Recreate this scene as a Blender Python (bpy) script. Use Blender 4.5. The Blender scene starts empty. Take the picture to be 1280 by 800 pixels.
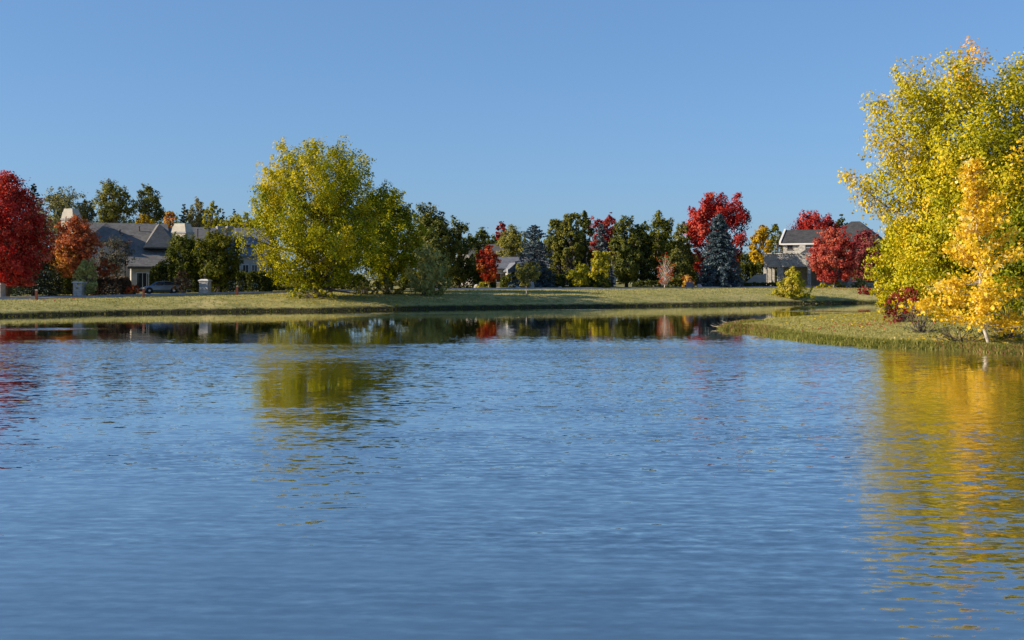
import bpy, bmesh, math, random
import numpy as np
from mathutils import Vector, Matrix

R = math.radians
scene = bpy.context.scene
COL = scene.collection

# ------------------------------------------------------------------ camera, sky, sun
CAM_H = 3.1            # eye height above the water, metres
FPX = 1400.0           # focal length in pixels of a 1280 wide picture
HOR = 350.0            # horizon row
cam_d = bpy.data.cameras.new("camera")
cam_d.sensor_width = 36.0
cam_d.lens = 36.0 * FPX / 1280.0
cam_d.shift_y = -(400.0 - HOR) / 1280.0
cam_d.clip_start = 0.3
cam_d.clip_end = 9000
cam = bpy.data.objects.new("camera", cam_d)
COL.objects.link(cam)
cam.location = (0, 0, CAM_H)
cam.rotation_euler = (R(90), 0, 0)
scene.camera = cam

SUN_EL = 26.0
SUN_AZ = Vector((-0.98, -0.20)).normalized()     # towards the sun, seen from above
world = bpy.data.worlds.new("World")
scene.world = world
world.use_nodes = True
wn = world.node_tree
wn.nodes.clear()
wo = wn.nodes.new("ShaderNodeOutputWorld")
bg = wn.nodes.new("ShaderNodeBackground")
sky = wn.nodes.new("ShaderNodeTexSky")
sky.sky_type = 'NISHITA'
sky.sun_disc = False
sky.sun_elevation = R(SUN_EL)
sky.sun_rotation = math.atan2(SUN_AZ.x, SUN_AZ.y)
sky.altitude = 0
sky.air_density = 1.0
sky.dust_density = 0.6
sky.ozone_density = 8.0
bg.inputs[1].default_value = 0.078
# the whole sky, evenly: softer gradient and a clear autumn blue
gm = wn.nodes.new("ShaderNodeGamma"); gm.inputs[1].default_value = 0.60
tn = wn.nodes.new("ShaderNodeMixRGB"); tn.blend_type = 'MULTIPLY'; tn.inputs[0].default_value = 1.0
tn.inputs[2].default_value = (1.37, 1.72, 2.13, 1)
wn.links.new(sky.outputs[0], gm.inputs[0]); wn.links.new(gm.outputs[0], tn.inputs[1])
wn.links.new(tn.outputs[0], bg.inputs[0])
wn.links.new(bg.outputs[0], wo.inputs[0])

sl = bpy.data.lights.new("sun", 'SUN')
sl.energy = 5.0
sl.angle = R(0.53)
sl.color = (1.0, 0.86, 0.68)
so = bpy.data.objects.new("sun", sl)
COL.objects.link(so)
sd = Vector((SUN_AZ.x * math.cos(R(SUN_EL)), SUN_AZ.y * math.cos(R(SUN_EL)), math.sin(R(SUN_EL))))
so.rotation_euler = sd.to_track_quat('Z', 'Y').to_euler()
so.location = (-60, 0, 60)

scene.view_settings.view_transform = 'Standard'
scene.view_settings.look = 'None'
scene.view_settings.exposure = 0.7
scene.view_settings.gamma = 1.0
scene.view_settings.use_curve_mapping = False
scene.render.engine = 'CYCLES'
scene.cycles.max_bounces = 8
scene.cycles.diffuse_bounces = 3
scene.cycles.glossy_bounces = 3
scene.cycles.transmission_bounces = 4

# ------------------------------------------------------------------ small helpers
def gx(px, Y):
    return (px - 640.0) / FPX * Y
def gz(py, Y):
    return CAM_H - (py - HOR) / FPX * Y
def atwater(px, py):
    Y = CAM_H * FPX / (py - HOR)
    return (gx(px, Y), Y)

def tag(o, label=None, cat=None, group=None, kind=None):
    if label: o['label'] = label
    if cat: o['category'] = cat
    if group: o['group'] = group
    if kind: o['kind'] = kind
    return o

def empty(name, loc, rz=0.0, label=None, cat=None, group=None):
    o = bpy.data.objects.new(name, None)
    o.empty_display_size = 0.3
    COL.objects.link(o)
    o.location = loc
    o.rotation_euler = (0, 0, rz)
    return tag(o, label, cat, group)

class MB:
    """collects verts and faces of one mesh object"""
    def __init__(s):
        s.v = []; s.f = []
    def add(s, vs, fs):
        n = len(s.v)
        s.v += [tuple(p) for p in vs]
        s.f += [tuple(i + n for i in f) for f in fs]
    def box(s, x0, x1, y0, y1, z0, z1):
        s.add([(x0,y0,z0),(x1,y0,z0),(x1,y1,z0),(x0,y1,z0),(x0,y0,z1),(x1,y0,z1),(x1,y1,z1),(x0,y1,z1)],
              [(0,3,2,1),(4,5,6,7),(0,1,5,4),(1,2,6,5),(2,3,7,6),(3,0,4,7)])
    def taper(s, cx, cy, z0, z1, a0, b0, a1, b1):
        s.add([(cx-a0,cy-b0,z0),(cx+a0,cy-b0,z0),(cx+a0,cy+b0,z0),(cx-a0,cy+b0,z0),
               (cx-a1,cy-b1,z1),(cx+a1,cy-b1,z1),(cx+a1,cy+b1,z1),(cx-a1,cy+b1,z1)],
              [(0,3,2,1),(4,5,6,7),(0,1,5,4),(1,2,6,5),(2,3,7,6),(3,0,4,7)])
    def tube(s, pts, radii, n=6, cap=True):
        pts = [Vector(p) for p in pts]
        base = len(s.v)
        up = Vector((0.31, 0.17, 0.94))
        for i, p in enumerate(pts):
            d = (pts[min(i+1, len(pts)-1)] - pts[max(i-1, 0)]).normalized()
            a = d.cross(up)
            if a.length < 1e-3: a = d.cross(Vector((1, 0, 0)))
            a.normalize(); b = d.cross(a)
            for k in range(n):
                t = 2*math.pi*k/n
                s.v.append(tuple(p + (a*math.cos(t) + b*math.sin(t)) * radii[i]))
        for i in range(len(pts)-1):
            for k in range(n):
                k2 = (k+1) % n
                s.f.append((base+i*n+k, base+i*n+k2, base+(i+1)*n+k2, base+(i+1)*n+k))
        if cap:
            s.f.append(tuple(base+k for k in range(n))[::-1])
            s.f.append(tuple(base+(len(pts)-1)*n+k for k in range(n)))
    def lathe(s, prof, n=12, axis='z', c=(0,0,0)):
        base = len(s.v)
        for r, h in prof:
            for k in range(n):
                t = 2*math.pi*k/n
                if axis == 'z': s.v.append((c[0]+r*math.cos(t), c[1]+r*math.sin(t), c[2]+h))
                elif axis == 'y': s.v.append((c[0]+r*math.cos(t), c[1]+h, c[2]+r*math.sin(t)))
        for i in range(len(prof)-1):
            for k in range(n):
                k2 = (k+1) % n
                s.f.append((base+i*n+k, base+i*n+k2, base+(i+1)*n+k2, base+(i+1)*n+k))
        s.f.append(tuple(base+k for k in range(n))[::-1])
        s.f.append(tuple(base+(len(prof)-1)*n+k for k in range(n)))
    def build(s, name, mat, parent=None, smooth=False, kind=None, bevel=0):
        me = bpy.data.meshes.new(name)
        me.from_pydata(s.v, [], s.f)
        me.validate()
        bm = bmesh.new(); bm.from_mesh(me)
        bmesh.ops.recalc_face_normals(bm, faces=bm.faces)
        if bevel:
            bmesh.ops.bevel(bm, geom=list(bm.edges), offset=bevel, segments=2, affect='EDGES', profile=0.7)
        bm.to_mesh(me); bm.free()
        me.materials.append(mat)
        if smooth:
            me.polygons.foreach_set('use_smooth', [True]*len(me.polygons))
        o = bpy.data.objects.new(name, me)
        COL.objects.link(o)
        if parent: o.parent = parent
        if kind: o['kind'] = kind
        return o

def np_mesh(name, V, F, mat, parent=None, attr=None, attr_dom='FACE', smooth=False):
    """V (n,3) array, F (m,k) array of equal sized polygons"""
    me = bpy.data.meshes.new(name)
    V = np.ascontiguousarray(V, dtype=np.float32); F = np.ascontiguousarray(F, dtype=np.int32)
    m, k = F.shape
    me.vertices.add(len(V)); me.vertices.foreach_set('co', V.ravel())
    me.loops.add(m*k); me.loops.foreach_set('vertex_index', F.ravel())
    me.polygons.add(m)
    me.polygons.foreach_set('loop_start', np.arange(0, m*k, k, dtype=np.int32))
    me.polygons.foreach_set('loop_total', np.full(m, k, dtype=np.int32))
    if smooth: me.polygons.foreach_set('use_smooth', np.ones(m, dtype=bool))
    if attr is not None:
        a = me.attributes.new('tint', 'FLOAT', attr_dom)
        a.data.foreach_set('value', np.ascontiguousarray(attr, dtype=np.float32))
    me.update(calc_edges=True)
    me.materials.append(mat)
    o = bpy.data.objects.new(name, me)
    COL.objects.link(o)
    if parent: o.parent = parent
    return o

# ------------------------------------------------------------------ materials
def newmat(name):
    m = bpy.data.materials.new(name); m.use_nodes = True
    nt = m.node_tree; nt.nodes.clear()
    out = nt.nodes.new('ShaderNodeOutputMaterial')
    return m, nt, out
def N(nt, t, **kw):
    n = nt.nodes.new('ShaderNode' + t)
    for k, v in kw.items(): setattr(n, k, v)
    return n
def ramp(nt, cols, pos=None, interp='LINEAR'):
    r = nt.nodes.new('ShaderNodeValToRGB'); cr = r.color_ramp; cr.interpolation = interp
    n = len(cols)
    pos = pos or [i/(n-1) for i in range(n)]
    while len(cr.elements) < n: cr.elements.new(0.5)
    for e, c, p in zip(cr.elements, cols, pos):
        e.position = p; e.color = (*c, 1)
    return r
def noise(nt, scale, detail=3, rough=0.55, vec=None, dims='3D'):
    n = nt.nodes.new('ShaderNodeTexNoise'); n.noise_dimensions = dims
    n.inputs['Scale'].default_value = scale; n.inputs['Detail'].default_value = detail
    n.inputs['Roughness'].default_value = rough
    if vec is not None: nt.links.new(vec, n.inputs['Vector'])
    return n

def solid(name, cols, scale=3.0, rough=0.8, bump=0.3, bscale=None, metallic=0.0, spec=0.4, coat=0.0):
    m, nt, out = newmat(name)
    p = N(nt, 'BsdfPrincipled'); nt.links.new(p.outputs[0], out.inputs[0])
    tc = N(nt, 'TexCoord')
    nz = noise(nt, scale, 5, 0.62, tc.outputs['Object'])
    rp = ramp(nt, cols, [0.3 + 0.4*i/(len(cols)-1) for i in range(len(cols))] if len(cols) > 1 else [0.5])
    nt.links.new(nz.outputs[0], rp.inputs[0]); nt.links.new(rp.outputs[0], p.inputs['Base Color'])
    p.inputs['Roughness'].default_value = rough; p.inputs['Metallic'].default_value = metallic
    p.inputs['Specular IOR Level'].default_value = spec
    p.inputs['Coat Weight'].default_value = coat
    if bump:
        b = N(nt, 'Bump'); b.inputs['Strength'].default_value = bump; b.inputs['Distance'].default_value = 0.03
        n2 = noise(nt, bscale or scale*4, 4, 0.6, tc.outputs['Object'])
        nt.links.new(n2.outputs[0], b.inputs['Height']); nt.links.new(b.outputs[0], p.inputs['Normal'])
    return m

def leafmat(name, cols, pos=None, trans=0.32, gloss=0.008):
    m, nt, out = newmat(name)
    at = N(nt, 'Attribute', attribute_name='tint')
    rp = ramp(nt, cols, pos); nt.links.new(at.outputs['Fac'], rp.inputs[0])
    d = N(nt, 'BsdfDiffuse'); t = N(nt, 'BsdfTranslucent'); g = N(nt, 'BsdfGlossy')
    g.inputs['Roughness'].default_value = 0.45
    nt.links.new(rp.outputs[0], d.inputs[0])
    hs = N(nt, 'HueSaturation'); hs.inputs['Saturation'].default_value = 1.1; hs.inputs['Value'].default_value = 1.1
    nt.links.new(rp.outputs[0], hs.inputs['Color']); nt.links.new(hs.outputs[0], t.inputs[0])
    mx = N(nt, 'MixShader'); mx.inputs[0].default_value = trans
    nt.links.new(d.outputs[0], mx.inputs[1]); nt.links.new(t.outputs[0], mx.inputs[2])
    m2 = N(nt, 'MixShader'); m2.inputs[0].default_value = gloss
    nt.links.new(mx.outputs[0], m2.inputs[1]); nt.links.new(g.outputs[0], m2.inputs[2])
    nt.links.new(m2.outputs[0], out.inputs[0])
    return m

L = {}
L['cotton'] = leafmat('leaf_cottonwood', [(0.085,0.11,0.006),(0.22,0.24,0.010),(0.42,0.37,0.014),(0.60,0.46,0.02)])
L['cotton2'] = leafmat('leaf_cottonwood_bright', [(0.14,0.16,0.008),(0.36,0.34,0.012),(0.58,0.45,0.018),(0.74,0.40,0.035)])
L['aspen'] = leafmat('leaf_aspen', [(0.40,0.28,0.015),(0.62,0.41,0.02),(0.74,0.50,0.03),(0.80,0.56,0.07),(0.80,0.70,0.30)], trans=0.42)
L['red'] = leafmat('leaf_red', [(0.13,0.009,0.010),(0.37,0.026,0.022),(0.50,0.06,0.04),(0.58,0.17,0.10)])
L['crimson'] = leafmat('leaf_crimson', [(0.12,0.012,0.014),(0.29,0.03,0.028),(0.42,0.07,0.05),(0.50,0.14,0.08)])
L['rose'] = leafmat('leaf_rose', [(0.13,0.02,0.03),(0.24,0.04,0.05),(0.30,0.08,0.07),(0.24,0.14,0.07)])
L['orange'] = leafmat('leaf_orange', [(0.20,0.05,0.025),(0.44,0.12,0.05),(0.60,0.22,0.09),(0.56,0.38,0.06)])
L['fire'] = leafmat('leaf_fire', [(0.22,0.02,0.015),(0.42,0.05,0.025),(0.52,0.14,0.03),(0.55,0.33,0.03)])
L['green'] = leafmat('leaf_green', [(0.025,0.038,0.008),(0.06,0.08,0.012),(0.12,0.13,0.016),(0.22,0.20,0.02)])
L['dark'] = leafmat('leaf_dark', [(0.024,0.034,0.009),(0.062,0.075,0.015),(0.12,0.13,0.024),(0.20,0.18,0.03)], trans=0.18)
L['olive'] = leafmat('leaf_olive', [(0.06,0.07,0.015),(0.13,0.135,0.03),(0.21,0.20,0.045),(0.30,0.26,0.05)])
L['silver'] = leafmat('leaf_silver', [(0.11,0.125,0.04),(0.22,0.235,0.075),(0.33,0.34,0.11),(0.42,0.41,0.14)])  # tones raised to paint in sunlight missing on the tall bank bush
L['pale'] = leafmat('leaf_pale', [(0.08,0.085,0.035),(0.15,0.15,0.06),(0.22,0.21,0.08),(0.30,0.26,0.09)])
L['yellow'] = leafmat('leaf_yellow', [(0.28,0.19,0.012),(0.48,0.31,0.015),(0.62,0.40,0.02),(0.70,0.44,0.03)])
L['lime'] = leafmat('leaf_lime', [(0.14,0.15,0.01),(0.29,0.27,0.016),(0.42,0.37,0.03),(0.52,0.40,0.06)])
L['brown'] = leafmat('leaf_brown', [(0.045,0.03,0.02),(0.09,0.055,0.035),(0.13,0.09,0.05),(0.17,0.13,0.07)])
L['grey'] = leafmat('leaf_grey', [(0.05,0.045,0.04),(0.09,0.085,0.065),(0.13,0.13,0.09),(0.22,0.10,0.06)])
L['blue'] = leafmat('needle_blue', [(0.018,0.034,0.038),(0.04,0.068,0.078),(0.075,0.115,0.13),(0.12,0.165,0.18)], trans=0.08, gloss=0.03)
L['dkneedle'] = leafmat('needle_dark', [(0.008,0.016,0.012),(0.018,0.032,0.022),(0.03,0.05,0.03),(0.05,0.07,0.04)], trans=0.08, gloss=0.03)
L['grass'] = leafmat('grass_blade', [(0.13,0.15,0.035),(0.25,0.245,0.065),(0.36,0.33,0.11),(0.46,0.39,0.17)], trans=0.25)
L['rust'] = leafmat('rust_blade', [(0.12,0.05,0.03),(0.22,0.09,0.05),(0.30,0.16,0.07),(0.34,0.22,0.10)], trans=0.2)
L['weed'] = leafmat('weed_blade', [(0.06,0.08,0.015),(0.14,0.16,0.03),(0.23,0.23,0.05),(0.30,0.24,0.07)], trans=0.2)
BARK = solid('bark_grey', [(0.06,0.05,0.04),(0.12,0.10,0.08),(0.20,0.17,0.14)], 5, 0.9, 0.8)
BARKW = solid('bark_white', [(0.10,0.085,0.07),(0.38,0.34,0.29),(0.50,0.46,0.40)], 6, 0.75, 0.4)
BARKD = solid('bark_dark', [(0.03,0.025,0.02),(0.06,0.05,0.04)], 5, 0.9, 0.8)
TWIGP = solid('bark_pale_pink', [(0.42,0.36,0.33),(0.58,0.51,0.47)], 6, 0.8, 0.4)

# ------------------------------------------------------------------ shoreline and terrain
far_px = [(-420,408),(-200,402.5),(0,397.5),(60,396),(120,394.3),(190,393),(250,392),(330,391),(400,390.3),(450,388.7),(500,387),(560,385.8),
          (640,385),(700,384.4),(780,383.4),(870,382),(940,380.6),(1000,379.7),(1090,379),(1200,378.4),(1330,378)]
far_shore = [atwater(p[0], p[1]-1.5*min(1, max(0, (500-p[0])/150))) for p in far_px]
pen_back = [(96,128),(80,116),(62,108),(45,103),(33,99),(25.5,93),(20.5,86),(16.8,79),(14.2,74)]
pen_near = [(13.2,71.6),(13.0,69.5)] + [atwater(*p) for p in [(935,413.5),(965,420.5),(1000,426),(1040,430.5),(1090,434),(1140,436),(1190,438),(1240,441),(1300,444),(1400,449)]]
near = [(48,40),(66,30),(70,14),(40,6),(15,5.2),(0,5.0),(-20,5.4),(-45,3),(-75,12),(-92,34),(-88,62)]
lake = np.array(far_shore + pen_back + pen_near + near, dtype=float)
n_far, n_pen = len(far_shore), len(pen_back) + len(pen_near)

def densify(P, seed=3):
    rng = np.random.RandomState(seed)
    out = []; kind = []
    n = len(P)
    for i in range(n):
        a, b = P[i], P[(i+1) % n]
        k = max(1, int(np.linalg.norm(b-a) / 2.2))
        nrm = np.array([-(b-a)[1], (b-a)[0]]); nrm /= (np.linalg.norm(nrm)+1e-9)
        for j in range(k):
            w = 0.22 * rng.randn() if j else 0
            out.append(a + (b-a)*j/k + nrm*w)
            kind.append(0 if i < n_far else (1 if i < n_far+n_pen-1 else 2))
    return np.array(out), np.array(kind)
SH, SHK = densify(lake)

def sdist(X, Y):
    """signed distance to the lake outline (positive on land) and which shore is nearest"""
    X = np.atleast_1d(np.asarray(X, float)); Y = np.atleast_1d(np.asarray(Y, float))
    best = np.full(X.shape, 1e18); inside = np.zeros(X.shape, bool); kd = np.zeros(X.shape, int)
    for i in range(len(SH)):
        ax, ay = SH[i]; bx, by = SH[(i+1) % len(SH)]
        dx, dy = bx-ax, by-ay
        t = np.clip(((X-ax)*dx + (Y-ay)*dy) / (dx*dx+dy*dy+1e-12), 0, 1)
        d2 = (X-ax-t*dx)**2 + (Y-ay-t*dy)**2
        m = d2 < best
        best = np.where(m, d2, best); kd = np.where(m, SHK[i], kd)
        c = ((ay > Y) != (by > Y)) & (X < (bx-ax)*(Y-ay)/(by-ay+1e-12) + ax)
        inside ^= c
    d = np.sqrt(best)
    return np.where(inside, -d, d), kd

HP = [-600, 0, 120, 250, 400, 540, 700, 870, 1000, 1300]
HV = [1.0, 1.21, 1.28, 1.54, 1.70, 1.85, 1.90, 1.93, 1.97, 2.0]
def smooth(t):
    t = np.clip(t, 0, 1); return t*t*(3-2*t)
def vnoise(X, Y, s, seed=0):
    return (np.sin(X*s*1.3+seed) * np.cos(Y*s*1.1+seed*2.1) + 0.6*np.sin((X+Y)*s*2.3+seed*3.7) + 0.5*np.cos((X*0.7-Y)*s*3.1+seed)) / 2.1
def terr(X, Y):
    X = np.atleast_1d(np.asarray(X, float)); Y = np.atleast_1d(np.asarray(Y, float))
    d, kd = sdist(X, Y)
    px = 640 + FPX * X / np.maximum(Y, 20)
    H = np.interp(px, HP, HV)
    bank = 0.30*smooth(d/0.5)
    zf = bank + (H-0.30)*(1-np.exp(-np.maximum(d, 0)/7.0)) / (1-math.exp(-17/7.0)) * 1.0
    zf = np.where(d > 17, H + 0.25*smooth((d-17)/45), np.minimum(zf, H))
    zp = 0.22*smooth(d/0.5) + 0.50*smooth(d/9.0)
    zn = 0.3*smooth(d/0.8) + 1.2*smooth(d/7)
    z = np.where(kd == 0, zf, np.where(kd == 1, zp, zn))
    z = z + 0.035*vnoise(X, Y, 0.55, 1.0)*smooth(d/2) + 0.02*vnoise(X, Y, 1.6, 4.0)*smooth(d/1)
    z = np.where(d < 0, np.maximum(-1.6, d*0.55), z)
    return z
def th(x, y):
    return float(terr([x], [y])[0])

def axis(dense0, dense1, step, far, grow=1.35):
    a = list(np.arange(dense0, dense1+1e-6, step))
    s = step; v = a[-1]
    hi = []
    while v < far: s *= grow; v += s; hi.append(v)
    s = step; v = a[0]; lo = []
    while v > -far: s *= grow; v -= s; lo.append(v)
    return np.array(lo[::-1] + a + hi)
xs = axis(-62, 78, 0.62, 4000)
ys = axis(40, 178, 0.62, 4000)
GX, GY = np.meshgrid(xs, ys)
shp = GX.shape
GZ = terr(GX.ravel(), GY.ravel())
GD, GK = sdist(GX.ravel(), GY.ravel())
GD = np.clip(np.where(GK == 1, GD*1.9, GD), -3, 6)      # dark strip, earth plus painted-in bank shade, is narrower on the low peninsula edge
# behind the far peninsula the two shores meet far out of frame; keep it land
V = np.stack([GX.ravel(), GY.ravel(), GZ], 1)
ny, nx = shp
idx = np.arange(nx*ny).reshape(ny, nx)
F = np.stack([idx[:-1,:-1].ravel(), idx[:-1,1:].ravel(), idx[1:,1:].ravel(), idx[1:,:-1].ravel()], 1)

m, nt, out = newmat('ground_grass')
p = N(nt, 'BsdfPrincipled'); nt.links.new(p.outputs[0], out.inputs[0])
geo = N(nt, 'NewGeometry')
n1 = noise(nt, 0.12, 4, 0.6, geo.outputs['Position']); n2 = noise(nt, 1.1, 5, 0.7, geo.outputs['Position']); n3 = noise(nt, 9.0, 4, 0.7, geo.outputs['Position'])
r1 = ramp(nt, [(0.24,0.225,0.07),(0.32,0.29,0.105),(0.40,0.345,0.15)], [0.3,0.5,0.7]); nt.links.new(n1.outputs[0], r1.inputs[0])
r2 = ramp(nt, [(0.55,0.62,0.5),(1,1,1),(1.15,1.08,1.0)], [0.3,0.5,0.72]); nt.links.new(n2.outputs[0], r2.inputs[0])
mu = N(nt, 'MixRGB', blend_type='MULTIPLY'); mu.inputs[0].default_value = 1
nt.links.new(r1.outputs[0], mu.inputs[1]); nt.links.new(r2.outputs[0], mu.inputs[2])
r3 = ramp(nt, [(0.7,0.72,0.7),(1.15,1.12,1.1)], [0.35,0.65]); nt.links.new(n3.outputs[0], r3.inputs[0])
mu2 = N(nt, 'MixRGB', blend_type='MULTIPLY'); mu2.inputs[0].default_value = 1
nt.links.new(mu.outputs[0], mu2.inputs[1]); nt.links.new(r3.outputs[0], mu2.inputs[2])
n4 = noise(nt, 0.45, 6, 0.75, geo.outputs['Position']); r4 = ramp(nt, [(0.55,0.62,0.42),(1,1,1),(1.12,1.05,1.02)], [0.36,0.50,0.70]); nt.links.new(n4.outputs[0], r4.inputs[0])
mu3 = N(nt, 'MixRGB', blend_type='MULTIPLY'); mu3.inputs[0].default_value = 0.9
nt.links.new(mu2.outputs[0], mu3.inputs[1]); nt.links.new(r4.outputs[0], mu3.inputs[2])
sep = N(nt, 'SeparateXYZ'); nt.links.new(geo.outputs['Position'], sep.inputs[0])
ad = N(nt, 'Math', operation='MULTIPLY_ADD'); ad.inputs[1].default_value = -0.5; nt.links.new(n2.outputs[0], ad.inputs[0]); dat = N(nt, 'Attribute', attribute_name='tint'); nt.links.new(dat.outputs['Fac'], ad.inputs[2])
soil_shade = ramp(nt, [(1,1,1),(0,0,0)], [0.02,0.40]); nt.links.new(ad.outputs[0], soil_shade.inputs[0])
mx = N(nt, 'MixRGB'); nt.links.new(soil_shade.outputs[0], mx.inputs[0]); nt.links.new(mu3.outputs[0], mx.inputs[1]); mx.inputs[2].default_value = (0.030,0.026,0.014,1)  # near-black bank colour: earth with the bank's shade painted in
nt.links.new(mx.outputs[0], p.inputs['Base Color'])
p.inputs['Roughness'].default_value = 0.95; p.inputs['Specular IOR Level'].default_value = 0.15
b = N(nt, 'Bump'); b.inputs['Strength'].default_value = 0.7; b.inputs['Distance'].default_value = 0.08
nt.links.new(n3.outputs[0], b.inputs['Height']); nt.links.new(b.outputs[0], p.inputs['Normal'])
ground = np_mesh('ground', V, F, m, smooth=True, attr=GD, attr_dom='POINT'); ground['kind'] = 'structure'

# ------------------------------------------------------------------ water
m, nt, out = newmat('lake_water')
geo = N(nt, 'NewGeometry')
sep = N(nt, 'SeparateXYZ'); nt.links.new(geo.outputs['Position'], sep.inputs[0])
def math_(op, a, b=None, c=None):
    n = N(nt, 'Math', operation=op)
    for i, v in enumerate((a, b, c)):
        if v is None: continue
        if hasattr(v, 'links'): nt.links.new(v, n.inputs[i])
        else: n.inputs[i].default_value = v
    return n.outputs[0]
def mapped(sx, sy, rot=0):
    mp = N(nt, 'Mapping'); mp.inputs['Scale'].default_value = (sx, sy, 1); mp.inputs['Rotation'].default_value = (0,0,rot)
    nt.links.new(geo.outputs['Position'], mp.inputs['Vector']); return mp.outputs[0]
def slopes(sx, sy, rot, detail=2):
    n = noise(nt, 1.0, detail, 0.55, mapped(sx, sy, rot))
    s = N(nt, 'SeparateColor'); nt.links.new(n.outputs['Color'], s.inputs[0])
    return math_('SUBTRACT', s.outputs[0], 0.5), math_('SUBTRACT', s.outputs[1], 0.5)
Xo, Yo = sep.outputs[0], sep.outputs[1]
def gauss(x0, ax, y0, ay):
    u = math_('DIVIDE', math_('SUBTRACT', Xo, x0), ax); v = math_('DIVIDE', math_('SUBTRACT', Yo, y0), ay)
    return math_('EXPONENT', math_('MULTIPLY', math_('ADD', math_('MULTIPLY', u, u), math_('MULTIPLY', v, v)), -1.0))
# how rough the surface is, by distance out from the near shore (breeze lanes), wobbled by noise
wob = noise(nt, 1.0, 3, 0.5, mapped(0.05, 0.12))
Yw = math_('ADD', Yo, math_('MULTIPLY', math_('SUBTRACT', wob.outputs[0], 0.5), 15.0))
mr = N(nt, 'MapRange'); nt.links.new(Yw, mr.inputs[0]); mr.inputs[1].default_value = 0; mr.inputs[2].default_value = 110
stops = [(0,0.07),(9,0.10),(12,0.15),(15,0.23),(19,0.30),(41,0.34),(44.5,0.70),(50.5,0.74),(54,0.38),(57.5,0.13),(63,0.035),(75,0.02),(110,0.015)]
rr = ramp(nt, [(v,v,v) for _, v in stops], [y/110 for y, _ in stops]); nt.links.new(mr.outputs[0], rr.inputs[0])
amp = rr.outputs[0]
# breezy everywhere but in the lee of the big cottonwood and of the peninsula
lane = noise(nt, 1.0, 3, 0.6, mapped(0.06, 0.35))
lanef = ramp(nt, [(0.55,)*3, (1.35,)*3], [0.35, 0.65]); nt.links.new(lane.outputs[0], lanef.inputs[0])
amp = math_('MULTIPLY', amp, lanef.outputs[0])
# a breeze on the open water between, left and right of the sheltered strip
calm = gauss(-5.6, 2.6, 32.5, 6.0)
amp = math_('MULTIPLY', amp, math_('SUBTRACT', 1.0, math_('MULTIPLY', calm, 0.93)))
side = N(nt, 'MapRange'); nt.links.new(Xo, side.inputs[0]); side.inputs[1].default_value = -4; side.inputs[2].default_value = 4; side.inputs[3].default_value = 0.95; side.inputs[4].default_value = 1.3
amp = math_('MULTIPLY', amp, side.outputs[0])
# sheltered water in front of the peninsula trees
lee = gauss(19, 7.5, 38, 17)
amp = math_('MULTIPLY', amp, math_('SUBTRACT', 1.0, math_('MULTIPLY', lee, 0.85)))
# thin cat's paws near the far bank
paws = None
for (px, py, wpx) in [(507,393.5,55),(60,411,45),(25,412,50),(725,387,40),(1010,389,30)]:
    x0, y0 = atwater(px, py)
    g = gauss(x0, wpx/FPX*y0, y0, 1.2)
    paws = g if paws is None else math_('ADD', paws, g)
amp = math_('ADD', amp, math_('MULTIPLY', paws, 0.8))
s1x, s1y = slopes(4.0, 8.0, 0.08, 3)
s2x, s2y = slopes(1.3, 6.0, -0.06, 2)
s3x, s3y = slopes(7.0, 17.0, 0.2, 2)
sy = math_('ADD', math_('MULTIPLY', s1y, 0.9), math_('ADD', math_('MULTIPLY', s2y, 0.7), math_('MULTIPLY', s3y, 0.4)))
sx = math_('ADD', math_('MULTIPLY', s1x, 0.35), math_('ADD', math_('MULTIPLY', s2x, 0.2), math_('MULTIPLY', s3x, 0.25)))
# long gentle ripples close to the near shore
wv_ = N(nt, 'TexWave', wave_type='BANDS', bands_direction='Y'); wv_.inputs['Scale'].default_value = 1.15; wv_.inputs['Distortion'].default_value = 5.0
wv_.inputs['Detail'].default_value = 3; wv_.inputs['Detail Scale'].default_value = 0.9; nt.links.new(mapped(0.45, 1.0, 0.12), wv_.inputs['Vector'])
nearw = N(nt, 'MapRange'); nt.links.new(Yo, nearw.inputs[0]); nearw.inputs[1].default_value = 18; nearw.inputs[2].default_value = 9; nearw.inputs[3].default_value = 0; nearw.inputs[4].default_value = 0.22
sy = math_('ADD', sy, math_('MULTIPLY', math_('SUBTRACT', wv_.outputs[0], 0.5), nearw.outputs[0]))
AMP = 1.0
sy = math_('ADD', sy, 0.09)      # lee faces are steeper: ripples lean towards the near shore
a2 = math_('MULTIPLY', amp, -AMP)
nx_ = math_('MULTIPLY', sx, a2); ny_ = math_('MULTIPLY', sy, a2)
cb = N(nt, 'CombineXYZ'); nt.links.new(nx_, cb.inputs[0]); nt.links.new(ny_, cb.inputs[1]); cb.inputs[2].default_value = 1
nm = N(nt, 'VectorMath', operation='NORMALIZE'); nt.links.new(cb.outputs[0], nm.inputs[0])
fr = N(nt, 'Fresnel'); fr.inputs['IOR'].default_value = 1.33; nt.links.new(nm.outputs[0], fr.inputs['Normal'])
ff = N(nt, 'Math', operation='MULTIPLY_ADD', use_clamp=True); nt.links.new(fr.outputs[0], ff.inputs[0]); ff.inputs[1].default_value = 1.12; ff.inputs[2].default_value = 0.36
body = N(nt, 'BsdfDiffuse'); body.inputs[0].default_value = (0.010, 0.020, 0.022, 1)
gl = N(nt, 'BsdfGlossy'); gl.inputs['Roughness'].default_value = 0.02; gl.inputs[0].default_value = (1.0,0.985,0.94,1)
nt.links.new(nm.outputs[0], gl.inputs['Normal'])
mw = N(nt, 'MixShader'); nt.links.new(ff.outputs[0], mw.inputs[0]); nt.links.new(body.outputs[0], mw.inputs[1]); nt.links.new(gl.outputs[0], mw.inputs[2])
nt.links.new(mw.outputs[0], out.inputs[0])
wv = [(-130,-10,0),(130,-10,0),(130,190,0),(-130,190,0)]
lk = MB(); lk.add(wv, [(0,1,2,3)])
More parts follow.
